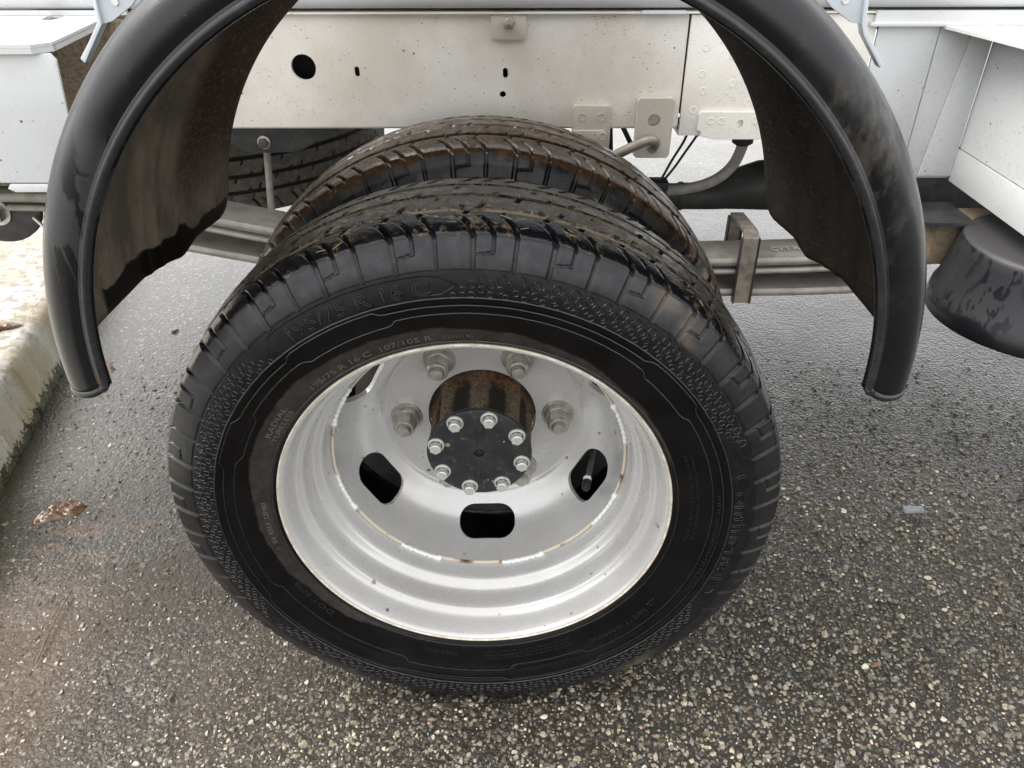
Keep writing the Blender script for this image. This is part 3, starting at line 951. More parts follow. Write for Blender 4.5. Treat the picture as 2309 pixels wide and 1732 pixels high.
# ---- lettering bent round the side wall
def bent_text(body, r, th0, cap, mat, parent, outline=False, width=None, lift=0.0004, name='lettering', flip=False):
    cu = bpy.data.curves.new('txt', 'FONT')
    cu.body = body
    cu.size = cap / 0.70
    cu.resolution_u = 2 if cap < .01 else 4
    if outline:
        cu.fill_mode = 'NONE'
        cu.bevel_depth = 0.00058
        cu.bevel_resolution = 0
    else:
        cu.extrude = 0.00035
    o = bpy.data.objects.new('txt', cu)
    COL.objects.link(o)
    dg = bpy.context.evaluated_depsgraph_get()
    me = bpy.data.meshes.new_from_object(o.evaluated_get(dg))
    bpy.data.objects.remove(o)
    n = len(me.vertices)
    co = np.zeros(n * 3, np.float32)
    me.vertices.foreach_get('co', co)
    co = co.reshape(-1, 3)
    if width:
        co[:, 0] *= width / max(co[:, 0].max(), 1e-6)
    rr = r + co[:, 1]
    a = math.radians(th0) - co[:, 0] / r
    yy = tyre_y(rr) - lift - co[:, 2]
    me.vertices.foreach_set('co', np.stack([rr * np.cos(a), yy, rr * np.sin(a)], -1).astype(np.float32).ravel())
    me.update()
    me.materials.clear()
    return add(name, me, mat, parent)


def bent_line(pts, rad, mb, n=14):
    """pts: (radius, angle deg) polyline on the side wall"""
    P = []
    for (r0, a0), (r1, a1) in zip(pts[:-1], pts[1:]):
        for k in range(n):
            t = k / n
            P.append((r0 + (r1 - r0) * t, math.radians(a0 + (a1 - a0) * t)))
    P.append((pts[-1][0], math.radians(pts[-1][1])))
    MB().tube([(r * math.cos(a), float(tyre_y(r)) - rad * .35, r * math.sin(a)) for r, a in P], rad, 4).build('sidewall_line', M['relief'], wheel, smooth=60)


# ---- outer wheel: the pressed disc is the part's own mesh
DISC = [(.0965, .1772), (.115, .1762), (.133, .1748), (.146, .1722), (.156, .1683), (.1655, .1612), (.1730, .1525), (.1790, .1428),
        (.1828, .1352), (.1848, .1325), (.1868, .1308), (.188, .1285), (.188, .100), (.188, .0712), (.194, .0712), (.194, .100), (.194, .1290), (.1925, .1325), (.1890, .1380), (.1845, .1465),
        (.1780, .1565), (.1700, .1660), (.1600, .1730), (.1480, .1768), (.134, .1784), (.115, .1790), (.0965, .1794)]
ROT = math.radians(1.6)


def make_disc(holes=True):
    prof = DISC + [DISC[0]]
    mb = MB().lathe(prof[:-1], 192)
    m = 192
    k0, k1 = 0, (len(DISC) - 1) * m
    mb.f += [(k1 + i, k1 + (i + 1) % m, (i + 1) % m, i) for i in range(m)]
    me = mb.mesh('wheel', smooth=0)
    if not holes: return me
    cutters = []
    for k in range(6):
        a = math.radians(30 + 60 * k) + ROT
        ol = stadium(0, 0, .078, .047, 7, r=.0215)
        er = Vector((math.cos(a), 0, math.sin(a)))
        et = Vector((-math.sin(a), 0, math.cos(a)))
        d = (er * .60 + Vector((0, .80, 0))).normalized()
        e2 = d.cross(et)
        c0 = er * .1645 + Vector((0, .1615, 0))
        V = [c0 + et * p + e2 * q - d * .03 for p, q in ol] + [c0 + et * p + e2 * q + d * .03 for p, q in ol]
        n = len(ol)
        cb = MB().add(V, [tuple(range(n)), tuple(range(2 * n - 1, n - 1, -1))] + [(i, i + n, (i + 1) % n + n, (i + 1) % n) for i in range(n)])
        cutters.append(cb.mesh('cut', smooth=0))
    out = boolean_cut(me, cutters, 'wheel')
    bm = bmesh.new(); bm.from_mesh(out)
    bmesh.ops.remove_doubles(bm, verts=bm.verts[:], dist=1e-5)
    bm.to_mesh(out); bm.free()
    out.polygons.foreach_set('use_smooth', np.full(len(out.polygons), True))
    out.set_sharp_from_angle(angle=math.radians(38))
    return out


wheel = add('wheel', make_disc(), M['rim'], truck, (0, 0, ZC))
wheel['label'] = 'outer silver steel wheel facing the camera'
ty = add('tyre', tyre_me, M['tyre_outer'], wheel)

BARREL = [(.0035, .2198), (.0015, .2192), (.0002, .2178), (.0008, .2160), (.0035, .2142), (.009, .2124), (.016, .2107), (.024, .2088), (.0295, .2066), (.0325, .2035),
          (.0345, .2008), (.040, .1992), (.050, .1985), (.0585, .1976), (.0640, .1955), (.0672, .1920), (.0700, .1880), (.0745, .1856), (.082, .1840), (.090, .1822), (.0962, .1803),
          (.105, .1800), (.118, .182), (.126, .190), (.132, .204), (.136, .213), (.140, .2205)]
bp = spline(BARREL, 4)
MB().lathe([tuple(p) for p in bp], 220).build('rim_barrel', M['rim'], wheel, smooth=50)
edge = MB().lathe([(.0035, .2199), (.0010, .2207), (-.0008, .2203), (-.0012, .2192), (-.0004, .2183), (.0012, .2178)], 220)
edge.build('rim_edge', M['rimedge'], wheel, smooth=60)
seam = MB().lathe([(.0960, .1806), (.0938, .1801), (.0930, .1790), (.0936, .1778), (.0962, .1768)], 220)
seam.build('disc_seam', M['seam'], wheel, smooth=60)
bead0 = None
for k in range(8):
    a0 = -171.8 + 45.2 * k
    if bead0 is None:
        path = [(.1790 * math.cos(math.radians(q)), .0936 + .0006 * math.sin(q * 2.2), .1790 * math.sin(math.radians(q))) for q in np.linspace(0, 19, 30)]
        rs = [.0027 + .0004 * math.sin(i * 1.9) + .0016 * math.exp(-((i - 27.0) / 1.7) ** 2) for i in range(30)]
        bead0 = MB().tube(path, rs, 8).build('weld_bead', M['weld'], wheel, smooth=70)
        b = bead0
    else:
        b = copy_of(bead0, wheel)
    b.rotation_euler = (0, -math.radians(a0), 0)


def hexagon(r, rot=0.0):
    return [(r * math.cos(rot + PI / 3 * k), r * math.sin(rot + PI / 3 * k)) for k in range(6)]


# wheel nuts (six), sunk washers and stud ends
nb = MB()
nb.lathe([(.0005, .0212), (-.0022, .0210), (-.0032, .0200), (-.0032, .0190), (-.0060, .0172), (-.0085, .0150), (-.0090, .0110)], 32)
nb.prism(hexagon(.0148, .3), -.0265, -.0080)
nb.lathe([(-.0270, .0135), (-.0292, .0120), (-.0295, .0095), (-.0290, .0088), (-.0345, .0086), (-.0365, .0074), (-.0370, .0001)], 24)
nut0 = nb.build('wheel_nut', M['nut'], wheel, smooth=32)
for k in range(6):
    a = math.radians(60 * k) + ROT
    n_ = nut0 if k == 0 else copy_of(nut0, wheel)
    n_.location = (.1000 * math.cos(a), .188, .1000 * math.sin(a))
    n_.rotation_euler = (0, k * .45, 0)

# hub: fluted cast drum, rusty collar, charcoal end plate with eight flange bolts
hb = MB().lathe([(.113, .0580), (.1145, .0590), (.120, .0592), (.160, .0598), (.184, .0615), (.192, .0655), (.200, .0668), (.23, .0668)], 160, lobes=(.0050, 8))
hb.build('hub', M['hub'], wheel, smooth=60)
hp = MB().lathe([(.115, .0640), (.1085, .0652), (.1072, .0645), (.1066, .063), (.1066, .0080), (.1072, .0066), (.1125, .0060), (.1130, .0030), (.1105, .0026), (.1100, .0001)], 120)
hp_o = hp.build('hub_plate', M['plate'], wheel, smooth=40)
for a, r0, r1 in ((87, .0105, .043), (-93, .0215, .046)):
    ca, sa = math.cos(math.radians(a)), math.sin(math.radians(a))
    for t_, w0 in ((0, .0016),):
        P = [(r0, -.0016), (r0, .0016), (r1 - .004, .0034), (r1, .0022), (r1 + .0012, 0), (r1, -.0022), (r1 - .004, -.0034)]
        MB().prism([(ca * r - sa * t, sa * r + ca * t) for r, t in P], .1049, .1067).build('plate_rib', M['plate'], wheel, smooth=20, bevel=.0006)
bb = MB()
bb.lathe([(.0005, .0104), (-.0012, .0106), (-.0022, .0100), (-.0026, .0080)], 28)
bb.prism(hexagon(.0076, .2), -.0100, -.0020)
bb.lathe([(-.0100, .0062), (-.0106, .0052), (-.0104, .0001)], 18)
bolt0 = bb.build('hub_bolt', M['bolt'], wheel, smooth=32)
for k in range(8):
    a = math.radians(120.9 - 45 * k)
    b_ = bolt0 if k == 0 else copy_of(bolt0, wheel)
    b_.location = (.0545 * math.cos(a), .1066, .0545 * math.sin(a))
    b_.rotation_euler = (0, k * 1.3, 0)

# long valve stem coming through the right hand hole
vb = MB()
p0, p1, p2 = Vector((.158, .245, .245 - ZC)), Vector((.1405, .150, .2605 - ZC)), Vector((.1365, .130, .2550 - ZC))
vb.tube([p0, p0.lerp(p1, .5) + Vector((.001, 0, .003)), p1], .0042, 12)
vb.build('valve_stem', M['valve'], wheel, smooth=40)
d_ = (p2 - p1).normalized()
vc = MB().tube([p1 - d_ * .004, p1 + d_ * .001], .0058, 6)
vc.build('valve_collar', M['weld'], wheel, smooth=30)
vc = MB().tube([p1 + d_ * .001, p1 + d_ * .003, p1 + d_ * .012, p1 + d_ * .0155, p1 + d_ * .016], [.0055, .0060, .0060, .0045, .001], 14)
vc.build('valve_cap', M['blackrubber'], wheel, smooth=50)

# side wall relief: size, maker, safety lines, the panels and the groups of little rings
bent_text('195/75 R 16 C', .2850, 125.5, .0140, M['relief'], wheel, outline=True, width=.147)
bent_text('Continental', .2835, 15.0, .0155, M['relief'], wheel, outline=True, width=.158)
bent_text('www.continental-tyres.com', .2660, 9.5, .0060, M['relief_dark'], wheel, width=.148)
bent_text('195/75 R 16 C  107/105 R', .2305, 133.0, .0060, M['relief_dry'], wheel, width=.140)
bent_text('(111/111 N)', .2310, 96.0, .0042, M['relief_dry'], wheel, width=.030)
bent_text('RADIAL', .2362, 152.5, .0058, M['relief_dry'], wheel, width=.046)
bent_text('TUBELESS', .2285, 153.5, .0055, M['relief_dry'], wheel, width=.048)
bent_text('DOT 6M8', .2380, 222.0, .0060, M['relief_dark'], wheel, width=.066)
bent_text('E4  0217  52M87', .2310, 190.5, .0052, M['relief_dry'], wheel, width=.062)
bent_text('SAFETY WARNING', .2470, -35.5, .0062, M['relief_dark'], wheel, width=.090)
for q, s in enumerate(('SERIOUS INJURY MAY RESULT FROM', 'TIRE FAILURE DUE TO UNDERINFLATION', 'OR OVERLOADING FOLLOW OWNERS MANUAL')):
    bent_text(s, .2430 - q * .0048, -61.0, .0028, M['relief_dark'], wheel, width=.115)
for q, s in enumerate(('STANDARD NOT RECOMMENDED FOR', 'MAX LOAD SINGLE 975 kg DUAL 925 kg')):
    bent_text(s, .2450 - q * .0060, 22.0, .0036, M['relief_dark'], wheel, width=.125)
bent_text('MADE IN EU', .2360, -97.0, .0046, M['relief_dark'], wheel, width=.042)
bent_text('www.', .2390, -80.0, .0042, M['relief_dark'], wheel, width=.017)

pl = None
bent_line([(.2840, 126.5), (.2850, 131.5), (.3010, 128.5), (.3025, 126), (.3025, 97), (.3010, 94.5), (.2930, 91.2), (.2850, 94), (.2840, 96.5)], .0005, pl, 10)
bent_line([(.2840, 17.5), (.2930, 20.5), (.3015, 18), (.3020, -22), (.2950, -25), (.2845, -22)], .0005, pl, 12)
for c_a in (86.0, 76.4, 66.8, 57.2, 47.6, 38.0, 28.4):
    bent_line([(.2828, c_a + 2.4), (.2832, c_a + .2), (.3010, c_a - 8.6)], .0006, pl, 8)
for c_a in (137.5, 147.1, 156.7, 166.3, 175.9, 185.5, 195.1, 204.7):
    bent_line([(.2828, c_a - 2.4), (.2832, c_a - .2), (.3010, c_a + 8.6)], .0006, pl, 8)
for q in range(12):
    c_a = -33 - 9.6 * q
    bent_line([(.2828, c_a + 2.4), (.2832, c_a + .2), (.3010, c_a - 8.6)], .0006, pl, 8)
def ring_line(r_of_a, rad, n=300):
    P = []
    for i in range(n + 1):
        a = 2 * PI * i / n
        r = r_of_a(a)
        P.append((r * math.cos(a), float(tyre_y(r)) - rad * .3, r * math.sin(a)))
    MB().tube(P, rad, 5, caps=False).build('sidewall_rib', M['relief_rib'], wheel, smooth=60)


def jogged(base, step, arcs):
    def f(a):
        d = math.degrees(a) % 360
        k = 0.0
        for a0, a1 in arcs:
            w = (a1 - a0) % 360
            t = (d - a0) % 360
            if t < w: k = max(k, min(1, t / 1.6, (w - t) / 1.6))
        return base + step * k + .0001 * math.sin(a * 97) + .00008 * math.sin(a * 41)
    return f


ring_line(jogged(.2560, .0058, ((48, 106), (-60, 34), (126, 148), (-112, -80), (160, 205))), .00055)
ring_line(jogged(.2772, -.0052, ((50, 108), (-58, 36), (128, 150), (-114, -82), (162, 207))), .00055)
ring_line(jogged(.2808, 0, ()), .00080)
ring_line(jogged(.2262, 0, ()), .00050)
# triangle with safety sign, and the emblem disc at the end of the maker's name
bent_line([(.2470, -31), (.2540, -32.8), (.2470, -34.4), (.2470, -31)], .0004, pl, 5)
emb = [(.2912 + .0068 * math.sin(t), -20.4 + math.degrees(.0068 * math.cos(t) / .29)) for t in np.linspace(0, 2 * PI, 25)]
bent_line(emb, .00045, pl, 1)
bent_line([(.2870, -20.9), (.2895, -20.1), (.2920, -20.6), (.2955, -19.9), (.2945, -20.9), (.2915, -21.2), (.2880, -21.4)], .0005, pl, 3)
ee = [(.2335 + .0052 * math.sin(t), 192.8 + math.degrees(.0052 * math.cos(t) / .2335)) for t in np.linspace(0, 2 * PI, 21)]
bent_line(ee, .00035, pl, 1)

rg = MB()


def ring_at(r, a, rad):
    c = Vector((r * math.cos(a), float(tyre_y(r)), r * math.sin(a)))
    er = Vector((math.cos(a), 0, math.sin(a)))
    et = Vector((-math.sin(a), 0, math.cos(a)))
    slope = float(tyre_y(r + .002) - tyre_y(r - .002)) / .004
    V, F = [], []
    N = 12
    for i in range(N):
        t = 2 * PI * i / N
        for k, (dr, dh) in enumerate(((-.0008, -.0003), (0, .0007), (.0008, -.0003))):
            q = rad + dr
            p = er * (q * math.sin(t)) + et * (q * math.cos(t))
            V.append(c + p + Vector((0, slope * q * math.sin(t) - dh, 0)))
    for i in range(N):
        j = (i + 1) % N
        for k in range(2):
            F.append((i * 3 + k, j * 3 + k, j * 3 + k + 1, i * 3 + k + 1))
    rg.add(V, F)


def ring_group(c_a, mirror=1):
    for row in range(4):
        for col in range(3):
            r = .2992 - .0051 * row + .0006 * (col - 1)
            da = (3.4 * (col - 1) - 1.75 * (row - 1.5)) * mirror
            ring_at(r, math.radians(c_a - da), .0037 - .00042 * row + .00018 * col)


for c_a in (86.0, 76.4, 66.8, 57.2, 47.6, 38.0, 28.4):
    ring_group(c_a, 1)
for c_a in (137.5, 147.1, 156.7, 166.3, 175.9, 185.5, 195.1, 204.7):
    ring_group(c_a, -1)
for q in range(12):
    ring_group(-33 - 9.6 * q, 1)
tag(rg.build('sidewall_ring', M['relief'], wheel, smooth=60), kind='stuff')

# ---- inner wheel of the pair
DY = 0.2428
wheel2 = add('wheel', MB().lathe([(.14 - y, r) for y, r in DISC], 96).mesh('wheel', 50), M['exhaust'], truck, (0, DY, ZC))
wheel2['label'] = 'inner twin wheel with brown mud on its tyre'
t2o = add('tyre', tyre_me, None, wheel2)
t2o.material_slots[0].link = 'OBJECT'
t2o.material_slots[0].material = M['tyre_inner']
t2o.rotation_euler = (0, .11, 0)
MB().lathe([(.14 - p[0], p[1]) for p in bp[::2]], 120).build('rim_barrel', M['darksteel'], wheel2, smooth=60)

# ---- chassis rail: pressed channel with its holes
rp = MB().box(-.60, .268, .460, .466, .6415, .7855)
cuts = []
for cx, cz, w_, h_ in ((-.244, .7205, .0335, .0335), (-.1722, .7148, .0068, .0135), (.0285, .7128, .0068, .0135), (.0248, .6852, .0085, .0085)):
    cuts.append(MB().prism(stadium(cx, cz, w_, h_, 8), .44, .48).mesh('cut', smooth=0))
rme = boolean_cut(rp.mesh('rail', smooth=0), cuts, 'chassis_rail')
rail = add('chassis_rail', rme, M['rail'], truck)
rail['label'] = 'cream dusty chassis rail with a large round hole'
MB().box(-.60, .268, .4665, .535, .6405, .6465).build('rail_flange', M['rail'], rail, bevel=.0015)
MB().box(-.60, .268, .4665, .535, .781, .787).build('rail_flange', M['rail'], rail, bevel=.0015)
MB().box(-.60, .512, .5355, .5405, .6405, .787).build('added_back_plate', M['darksteel'], rail)  # unseen plate added behind the rail to keep its holes dark
# lower edge roll
MB().tube([(-.60, .4640, .6425), (.2675, .4640, .6425)], .0042, 8).build('rail_edge', M['rail'], rail)
# forward section of the rail, a touch proud and brighter
r2 = MB().box(.2705, .512, .4565, .4640, .6300, .7850)
rail2 = r2.build('chassis_rail', M['rail2'], truck, bevel=.0012)
rail2['label'] = 'paler forward section of the chassis rail'
MB().box(.2705, .512, .4645, .535, .629, .635).build('rail_flange', M['rail2'], rail2)
tb = MB().prism([(.300, .6305), (.300, .6365), (.2945, .6385), (.2945, .6605), (.298, .6640), (.512, .6640), (.512, .6260), (.320, .6260)], .4515, .4562)
tcut = [MB().prism(stadium(.353, .6475, .0078, .0115, 6), .44, .47).mesh('cut', smooth=0)]
pl3 = add('side_plate', boolean_cut(tb.mesh('p', 0, bevel=.001), tcut, 'side_plate'), M['rail2'], rail2)
sw = None
for cx, cz in ((.312, .6515), (.326, .6515), (.372, .6530), (.293, .712), (.297, .690), (.335, .70), (.330, .735), (.287, .665), (.345, .765), (.294, .745), (.360, .675)):
    yy_ = .4564 if cz > .66 or cx < .3 else .4514
    if sw is None:
        sw = MB().lathe([(0, .0052), (-.00035, .0050), (-.0004, .0040), (.0001, .0034), (.0002, .0001)], 14).build('spot_weld', M['rail2'], rail2, (cx, yy_, cz), smooth=60)
    else:
        copy_of(sw, rail2, (cx, yy_, cz))

# bracket plates and bolts on the rail
b1 = MB().prism([(.1205, .6300), (.1205, .6690), (.1235, .6725), (.1700, .6725), (.1740, .6690), (.1740, .6000), (.1220, .6000)], .4510, .4598).build('bracket_plate', M['bracket'], truck, bevel=.0012)
MB().prism([(.1225, .600), (.1225, .6400), (.1640, .6400), (.1680, .6370), (.1680, .6000)], .4460, .4508).build('bracket_step', M['bracket'], b1, bevel=.0012)
for cx, cz in ((.134, .657), (.160, .657), (.163, .632)):
    MB().lathe([(0, .0058), (-.0007, .0055), (-.0008, .0044), (.0001, .0038), (.0002, .0001)], 14, c=(cx, .4511 if cz > .64 else .4461, cz)).build('spot_weld', M['bracket'], b1, smooth=60)
o3 = [(.2135, .6010), (.2085, .6050), (.2085, .6790), (.2125, .6830), (.2560, .6830), (.2600, .6790), (.2590, .6050), (.2550, .6010)]
b2 = add('bracket_plate', boolean_cut(MB().prism(o3, .4480, .4590).mesh('b', 0, bevel=.0012), [MB().prism(stadium(.2330, .6530, .017, .017, 8), .44, .47).mesh('c', 0)], 'bracket_plate'), M['bracket'], truck)
MB().lathe([(.4605, .0095), (.4600, .0001)], 24, c=(.2330, 0, .6530)).build('hole_backing', M['tan'], b2)
MB().lathe([(0, .0078), (-.006, .0078), (-.012, .0062), (-.016, .006), (-.016, .0001)], 20, c=(.2335, .4525, .6170)).build('stud', M['pipe'], b2, smooth=40)
# top tab with a sunk bolt
tbm = MB().prism(stadium(.0335, .7720, .0470, .034, 6, r=.006), .4545, .4598).build('bracket_tab', M['bracket'], truck, bevel=.001)
MB().prism(hexagon(.0085, .1) and [(.0335 + x, .7765 + z) for x, z in hexagon(.0085, .1)], .4470, .4560).build('tab_bolt', M['zinc'], tbm, bevel=.0008)
MB().lathe([(0, .0052), (-.007, .0050), (-.008, .0001)], 16, c=(.0335, .4470, .7765)).build('tab_bolt_end', M['zinc'], tbm, smooth=40)

# bed: sill above the rail with its rounded bottom edge, flange strip, deck
sill = MB()
prof = [(.4560, 1.05), (.4500, 1.00), (.4470, .82), (.4475, .806), (.4500, .798), (.4550, .7935), (.4620, .7925), (.52, .7925), (.52, 1.05)]
V = [(-1.3, y, z) for y, z in prof] + [(2.4, y, z) for y, z in prof]
n = len(prof)
sill.add(V, [(i, (i + 1) % n, (i + 1) % n + n, i + n) for i in range(n)] + [tuple(range(n)), tuple(range(2 * n - 1, n - 1, -1))])
sill.build('bed_sill', M['white'], truck, smooth=40)
MB().box(-.60, .52, .4520, .50, .7868, .7890).build('sill_flange', M['rail'], truck)
MB().box(.205, .262, .4490, .455, .7868, .7905).build('sill_flange', M['white'], truck)
MB().box(-1.3, 2.4, .522, 2.30, .86, 1.05).build('bed_deck', M['deck'], truck)
MB().box(-1.3, 2.4, 1.50, 1.57, .60, .84).build('chassis_rail', M['deck'], truck)

# ---- leaf spring
leaf = empty('leaf_spring', (0, 0, 0), truck)
TOP = [(-.82, .555), (-.62, .552), (-.47, .533), (-.39, .5165), (-.30, .4985), (-.15, .474), (0, .460), (.20, .4535), (.45, .4565), (.62, .468), (.80, .486)]
T_ = spline(TOP, 8)


def leaf_strip(x0, x1, drop, th, y0, y1, name, curve=0.0):
    xs = np.linspace(x0, x1, 40)
    zs = np.interp(xs, T_[:, 0], T_[:, 1]) - drop - curve * (xs - .05) ** 2
    sec = [(y0, -.35), (y0 - .0022, -.5), (y0, -.65)]
    V, F = [], []
    S = [(y0 + .002, 0.0), (y0 - .0005, -.25), (y0 - .0012, -.5), (y0 - .0005, -.75), (y0 + .002, -1.0), (y1, -1.0), (y1, 0.0)]
    m = len(S)
    for x, z in zip(xs, zs):
        for y, k in S:
            V.append((x, y, z + k * th))
    for i in range(len(xs) - 1):
        for k in range(m):
            F.append((i * m + k, i * m + (k + 1) % m, (i + 1) * m + (k + 1) % m, (i + 1) * m + k))
    F += [tuple(range(m)), tuple(range((len(xs) - 1) * m, len(xs) * m))]
    MB().add(V, F).build(name, M['greysteel'], leaf, smooth=40)


leaf_strip(-.82, .82, 0.0, .0125, .430, .500, 'leaf')
leaf_strip(-.70, .70, .0175, .0085, .430, .500, 'leaf')
leaf_strip(-.60, .60, .0485, .0120, .430, .500, 'leaf', curve=.02)
# cast name on the top leaf
cu = bpy.data.curves.new('t', 'FONT'); cu.body = 'CITROËN'; cu.size = .0185; cu.extrude = .0003
cu.space_character = 1.15
o_ = bpy.data.objects.new('t', cu); COL.objects.link(o_)
me_ = bpy.data.meshes.new_from_object(o_.evaluated_get(bpy.context.evaluated_depsgraph_get()))
bpy.data.objects.remove(o_); me_.materials.clear()
lt = add('lettering', me_, simple('faint_spring_print', (0.40, 0.385, 0.35), 0.5, 0.1, 0.1, 60, 0.0), leaf, (.4300, .452, .4588))
lt.rotation_euler = (0, math.radians(-3.2), 0)

# U clip round the leaves
clip = MB()
CP = [(.4235, .3760, .4000, .3858), (.4235, .3760, .3985, .4900), (.4260, .3762, .3978, .4960), (.4320, .3765, .3975, .4985), (.5320, .3835, .4020, .4860), (.5380, .3840, .4025, .4830), (.5400, .3840, .4030, .4760), (.5400, .3840, .4060, .4200)]
V, F = [], []
for y, xa, xb, z in CP:
    V += [(xa, y, z), (xb, y, z)]
for i in range(len(CP) - 1):
    F.append((2 * i, 2 * i + 1, 2 * i + 3, 2 * i + 2))
cm = bpy.data.meshes.new('spring_clip')
cm.from_pydata(V, [], F)
cl_o = add('spring_clip', cm, M['clipsteel'], truck)
so_ = cl_o.modifiers.new('thickness', 'SOLIDIFY')
so_.thickness = .0050
so_.offset = 0
ed = MB()
for xa, xb in ((.3745, .3765), (.3995, .4020)):
    ed.add([(xa, .4180, .3858), (xb, .4180, .3858), (xb - .0015, .4180, .4915), (xa, .4180, .4915), (xa, .4300, .3858), (xb, .4300, .3858), (xb - .0015, .4300, .4915), (xa, .4300, .4915)],
           [(0, 1, 2, 3), (4, 7, 6, 5), (0, 4, 5, 1), (2, 6, 7, 3), (0, 3, 7, 4), (1, 5, 6, 2)])
    ed.build('clip_edge', M['darksteel'], cl_o, smooth=0)
    ed = MB()
for xa, xb in ((.3820, .3845), (.4040, .4062)):
    MB().box(xa, xb, .534, .546, .42, .4790).build('clip_edge', M['darksteel'], cl_o, smooth=0)

# rear spring hanger with its big bolt (left edge of the view)
hang = MB().prism([(-.86, .56)] + [(-.765 + .066 * math.cos(a), .510 + .060 * math.sin(a)) for a in np.linspace(PI, 2 * PI, 16)] + [(-.69, .56), (-.69, .60), (-.86, .60)], .500, .512)
hg = hang.build('spring_hanger', M['darksteel'], truck, bevel=.0015)
MB().lathe([(.4995, .0215), (.4965, .0215), (.4960, .012)], 32, c=(-.7665, 0, .5010)).build('washer', M['bolt'], hg, smooth=30)
MB().prism([(-.7665 + x, .5010 + z) for x, z in hexagon(.0165, .35)], .4820, .4958).build('nut', M['nut'], hg, bevel=.0008)
MB().lathe([(.482, .0095), (.464, .0092), (.462, .0001)], 24, c=(-.7665, 0, .5010)).build('bolt_end', M['zinc'], hg, smooth=40)
MB().lathe([(.4800, .0125), (.4785, .0140), (.4770, .0125)], 24, c=(-.7665, 0, .5010)).build('nut_ring', M['bolt'], hg, smooth=40)
MB().tube([(-.709, .494, .494), (-.690, .492, .470)], .0028, 8).build('cotter_pin', M['bolt'], hg, smooth=50)
MB().prism([(-1.2, .50), (-.70, .50), (-.60, .545), (-.60, .640), (-1.2, .640)], .540, .560).build('cross_member', M['darksteel'], truck)
MB().lathe([(0, .030), (-.01, .034), (-.012, .028), (-.013, .0001)], 24, c=(-.7650, .470, .5750)).build('bump_stop', M['blackrubber'], truck, smooth=40)

# mounting plate under the rail, its bolt and the pale rod
mp = MB().prism([(-.46, .6400), (-.200, .6400), (-.262, .6075), (-.276, .6020), (-.340, .6005), (-.352, .6030), (-.392, .6330), (-.46, .6330)], .472, .480).build('mount_plate', M['darksteel'], truck, bevel=.001)
MB().lathe([(.4718, .0095), (.4700, .0095), (.4690, .006)], 24, c=(-.3195, 0, .6165)).build('washer', M['zinc'], mp, smooth=30)
MB().prism([(-.3195 + x, .6165 + z) for x, z in hexagon(.0072, .2)], .4630, .4698).build('bolt', M['exhaust'], mp, bevel=.0008)
MB().tube([(-.3265, .500, .602), (-.3375, .500, .495)], .0052, 10).build('lever_rod', M['hose'], truck, smooth=50)

# hoses, cables, exhaust behind the wheel
MB().tube(spline([(.250, .62, .478), (.285, .605, .4965), (.320, .60, .5025), (.352, .60, .5105), (.376, .60, .5240), (.393, .60, .5440), (.4015, .60, .5690), (.4035, .60, .590)], 8), .0088, 12).build('brake_hose', M['hose'], truck, smooth=60)
MB().lathe([(.575, .0105), (.579, .0165), (.592, .0175), (.600, .0165), (.625, .014)], 24, c=(.4015, .600, 0), axis='z').build('grommet', M['blackrubber'], truck, smooth=50)
for pts in (((.311, .59, .610), (.3105, .59, .596), (.305, .59, .580), (.293, .60, .550), (.279, .60, .519), (.268, .60, .503)), ((.3290, .59, .606), (.3255, .59, .592), (.3120, .60, .562), (.298, .60, .538), (.281, .60, .514), (.270, .60, .500))):
    MB().tube(spline(pts, 6), .0021, 8).build('cable', M['blackrubber'], truck, smooth=60)
    MB().tube([pts[0], pts[1]], .0038, 8).build('cable_sleeve', M['blackrubber'], truck, smooth=60)
MB().box(.262, .292, .595, .625, .490, .515).build('cable_block', M['blackrubber'], truck, bevel=.003)
MB().tube(spline([(.160, .440, .5950), (.190, .436, .6130), (.212, .433, .6250), (.226, .432, .6305), (.2345, .434, .6285), (.2360, .440, .6210), (.2345, .452, .6175)], 7), .0068, 12).build('brake_pipe', M['pipe'], truck, smooth=60)
MB().tube([(.190, .47, .645), (.215, .47, .600)], .0035, 8).build('cable', M['blackrubber'], truck, smooth=60)
ex = MB().tube([(-.10, .760, .4310), (.340, .760, .4325), (.343, .760, .4325), (.349, .760, .4325), (.352, .760, .4325), (.405, .760, .4325), (.425, .760, .4360), (.455, .760, .4470), (.490, .760, .4535), (.53, .760, .4545), (.90, .760, .4545)], [.0235, .0235, .0262, .0262, .0245, .0245, .0280, .0390, .0450, .0465, .0465], 32)
ex.build('exhaust_pipe', M['exhaust'], truck, smooth=40)
MB().lathe([(-.5, .062), (.30, .062)], 32, c=(0, 0, 0), axis='y').build('axle_tube', M['darksteel'], truck, (0, .9, ZC), smooth=50)
MB().lathe([(.44, .11), (.50, .115), (.505, .07)], 40, c=(0, 0, ZC)).build('brake_drum', M['darksteel'], truck, smooth=40)
MB().prism([(.130, .56), (.130, .64), (.182, .64), (.186, .59)], .500, .530).build('bump_stop', M['blackrubber'], truck)

# ---- mudguard: one long arch with a rolled front skirt
MCX, MCZ = .018, .553
SEC = [(.3485, -.0510), (.3490, -.0545), (.3525, -.0540), (.3545, -.0530),
       (.3580, -.0540), (.3640, -.0555), (.3730, -.0538), (.3800, -.0495), (.3855, -.0430), (.3895, -.0330), (.3915, -.0200), (.3922, .0040), (.3922, .040), (.3915, .090), (.3900, .1350),
       (.3885, .1440), (.3850, .1500), (.3845, .1560), (.3825, .1640), (.3790, .1700), (.3780, .1770), (.3730, .1860), (.3670, .1950), (.3640, .2050),
       (.3590, .230), (.3500, .285), (.3450, .315)]
SS = spline([(y, r) for r, y in SEC], 3)


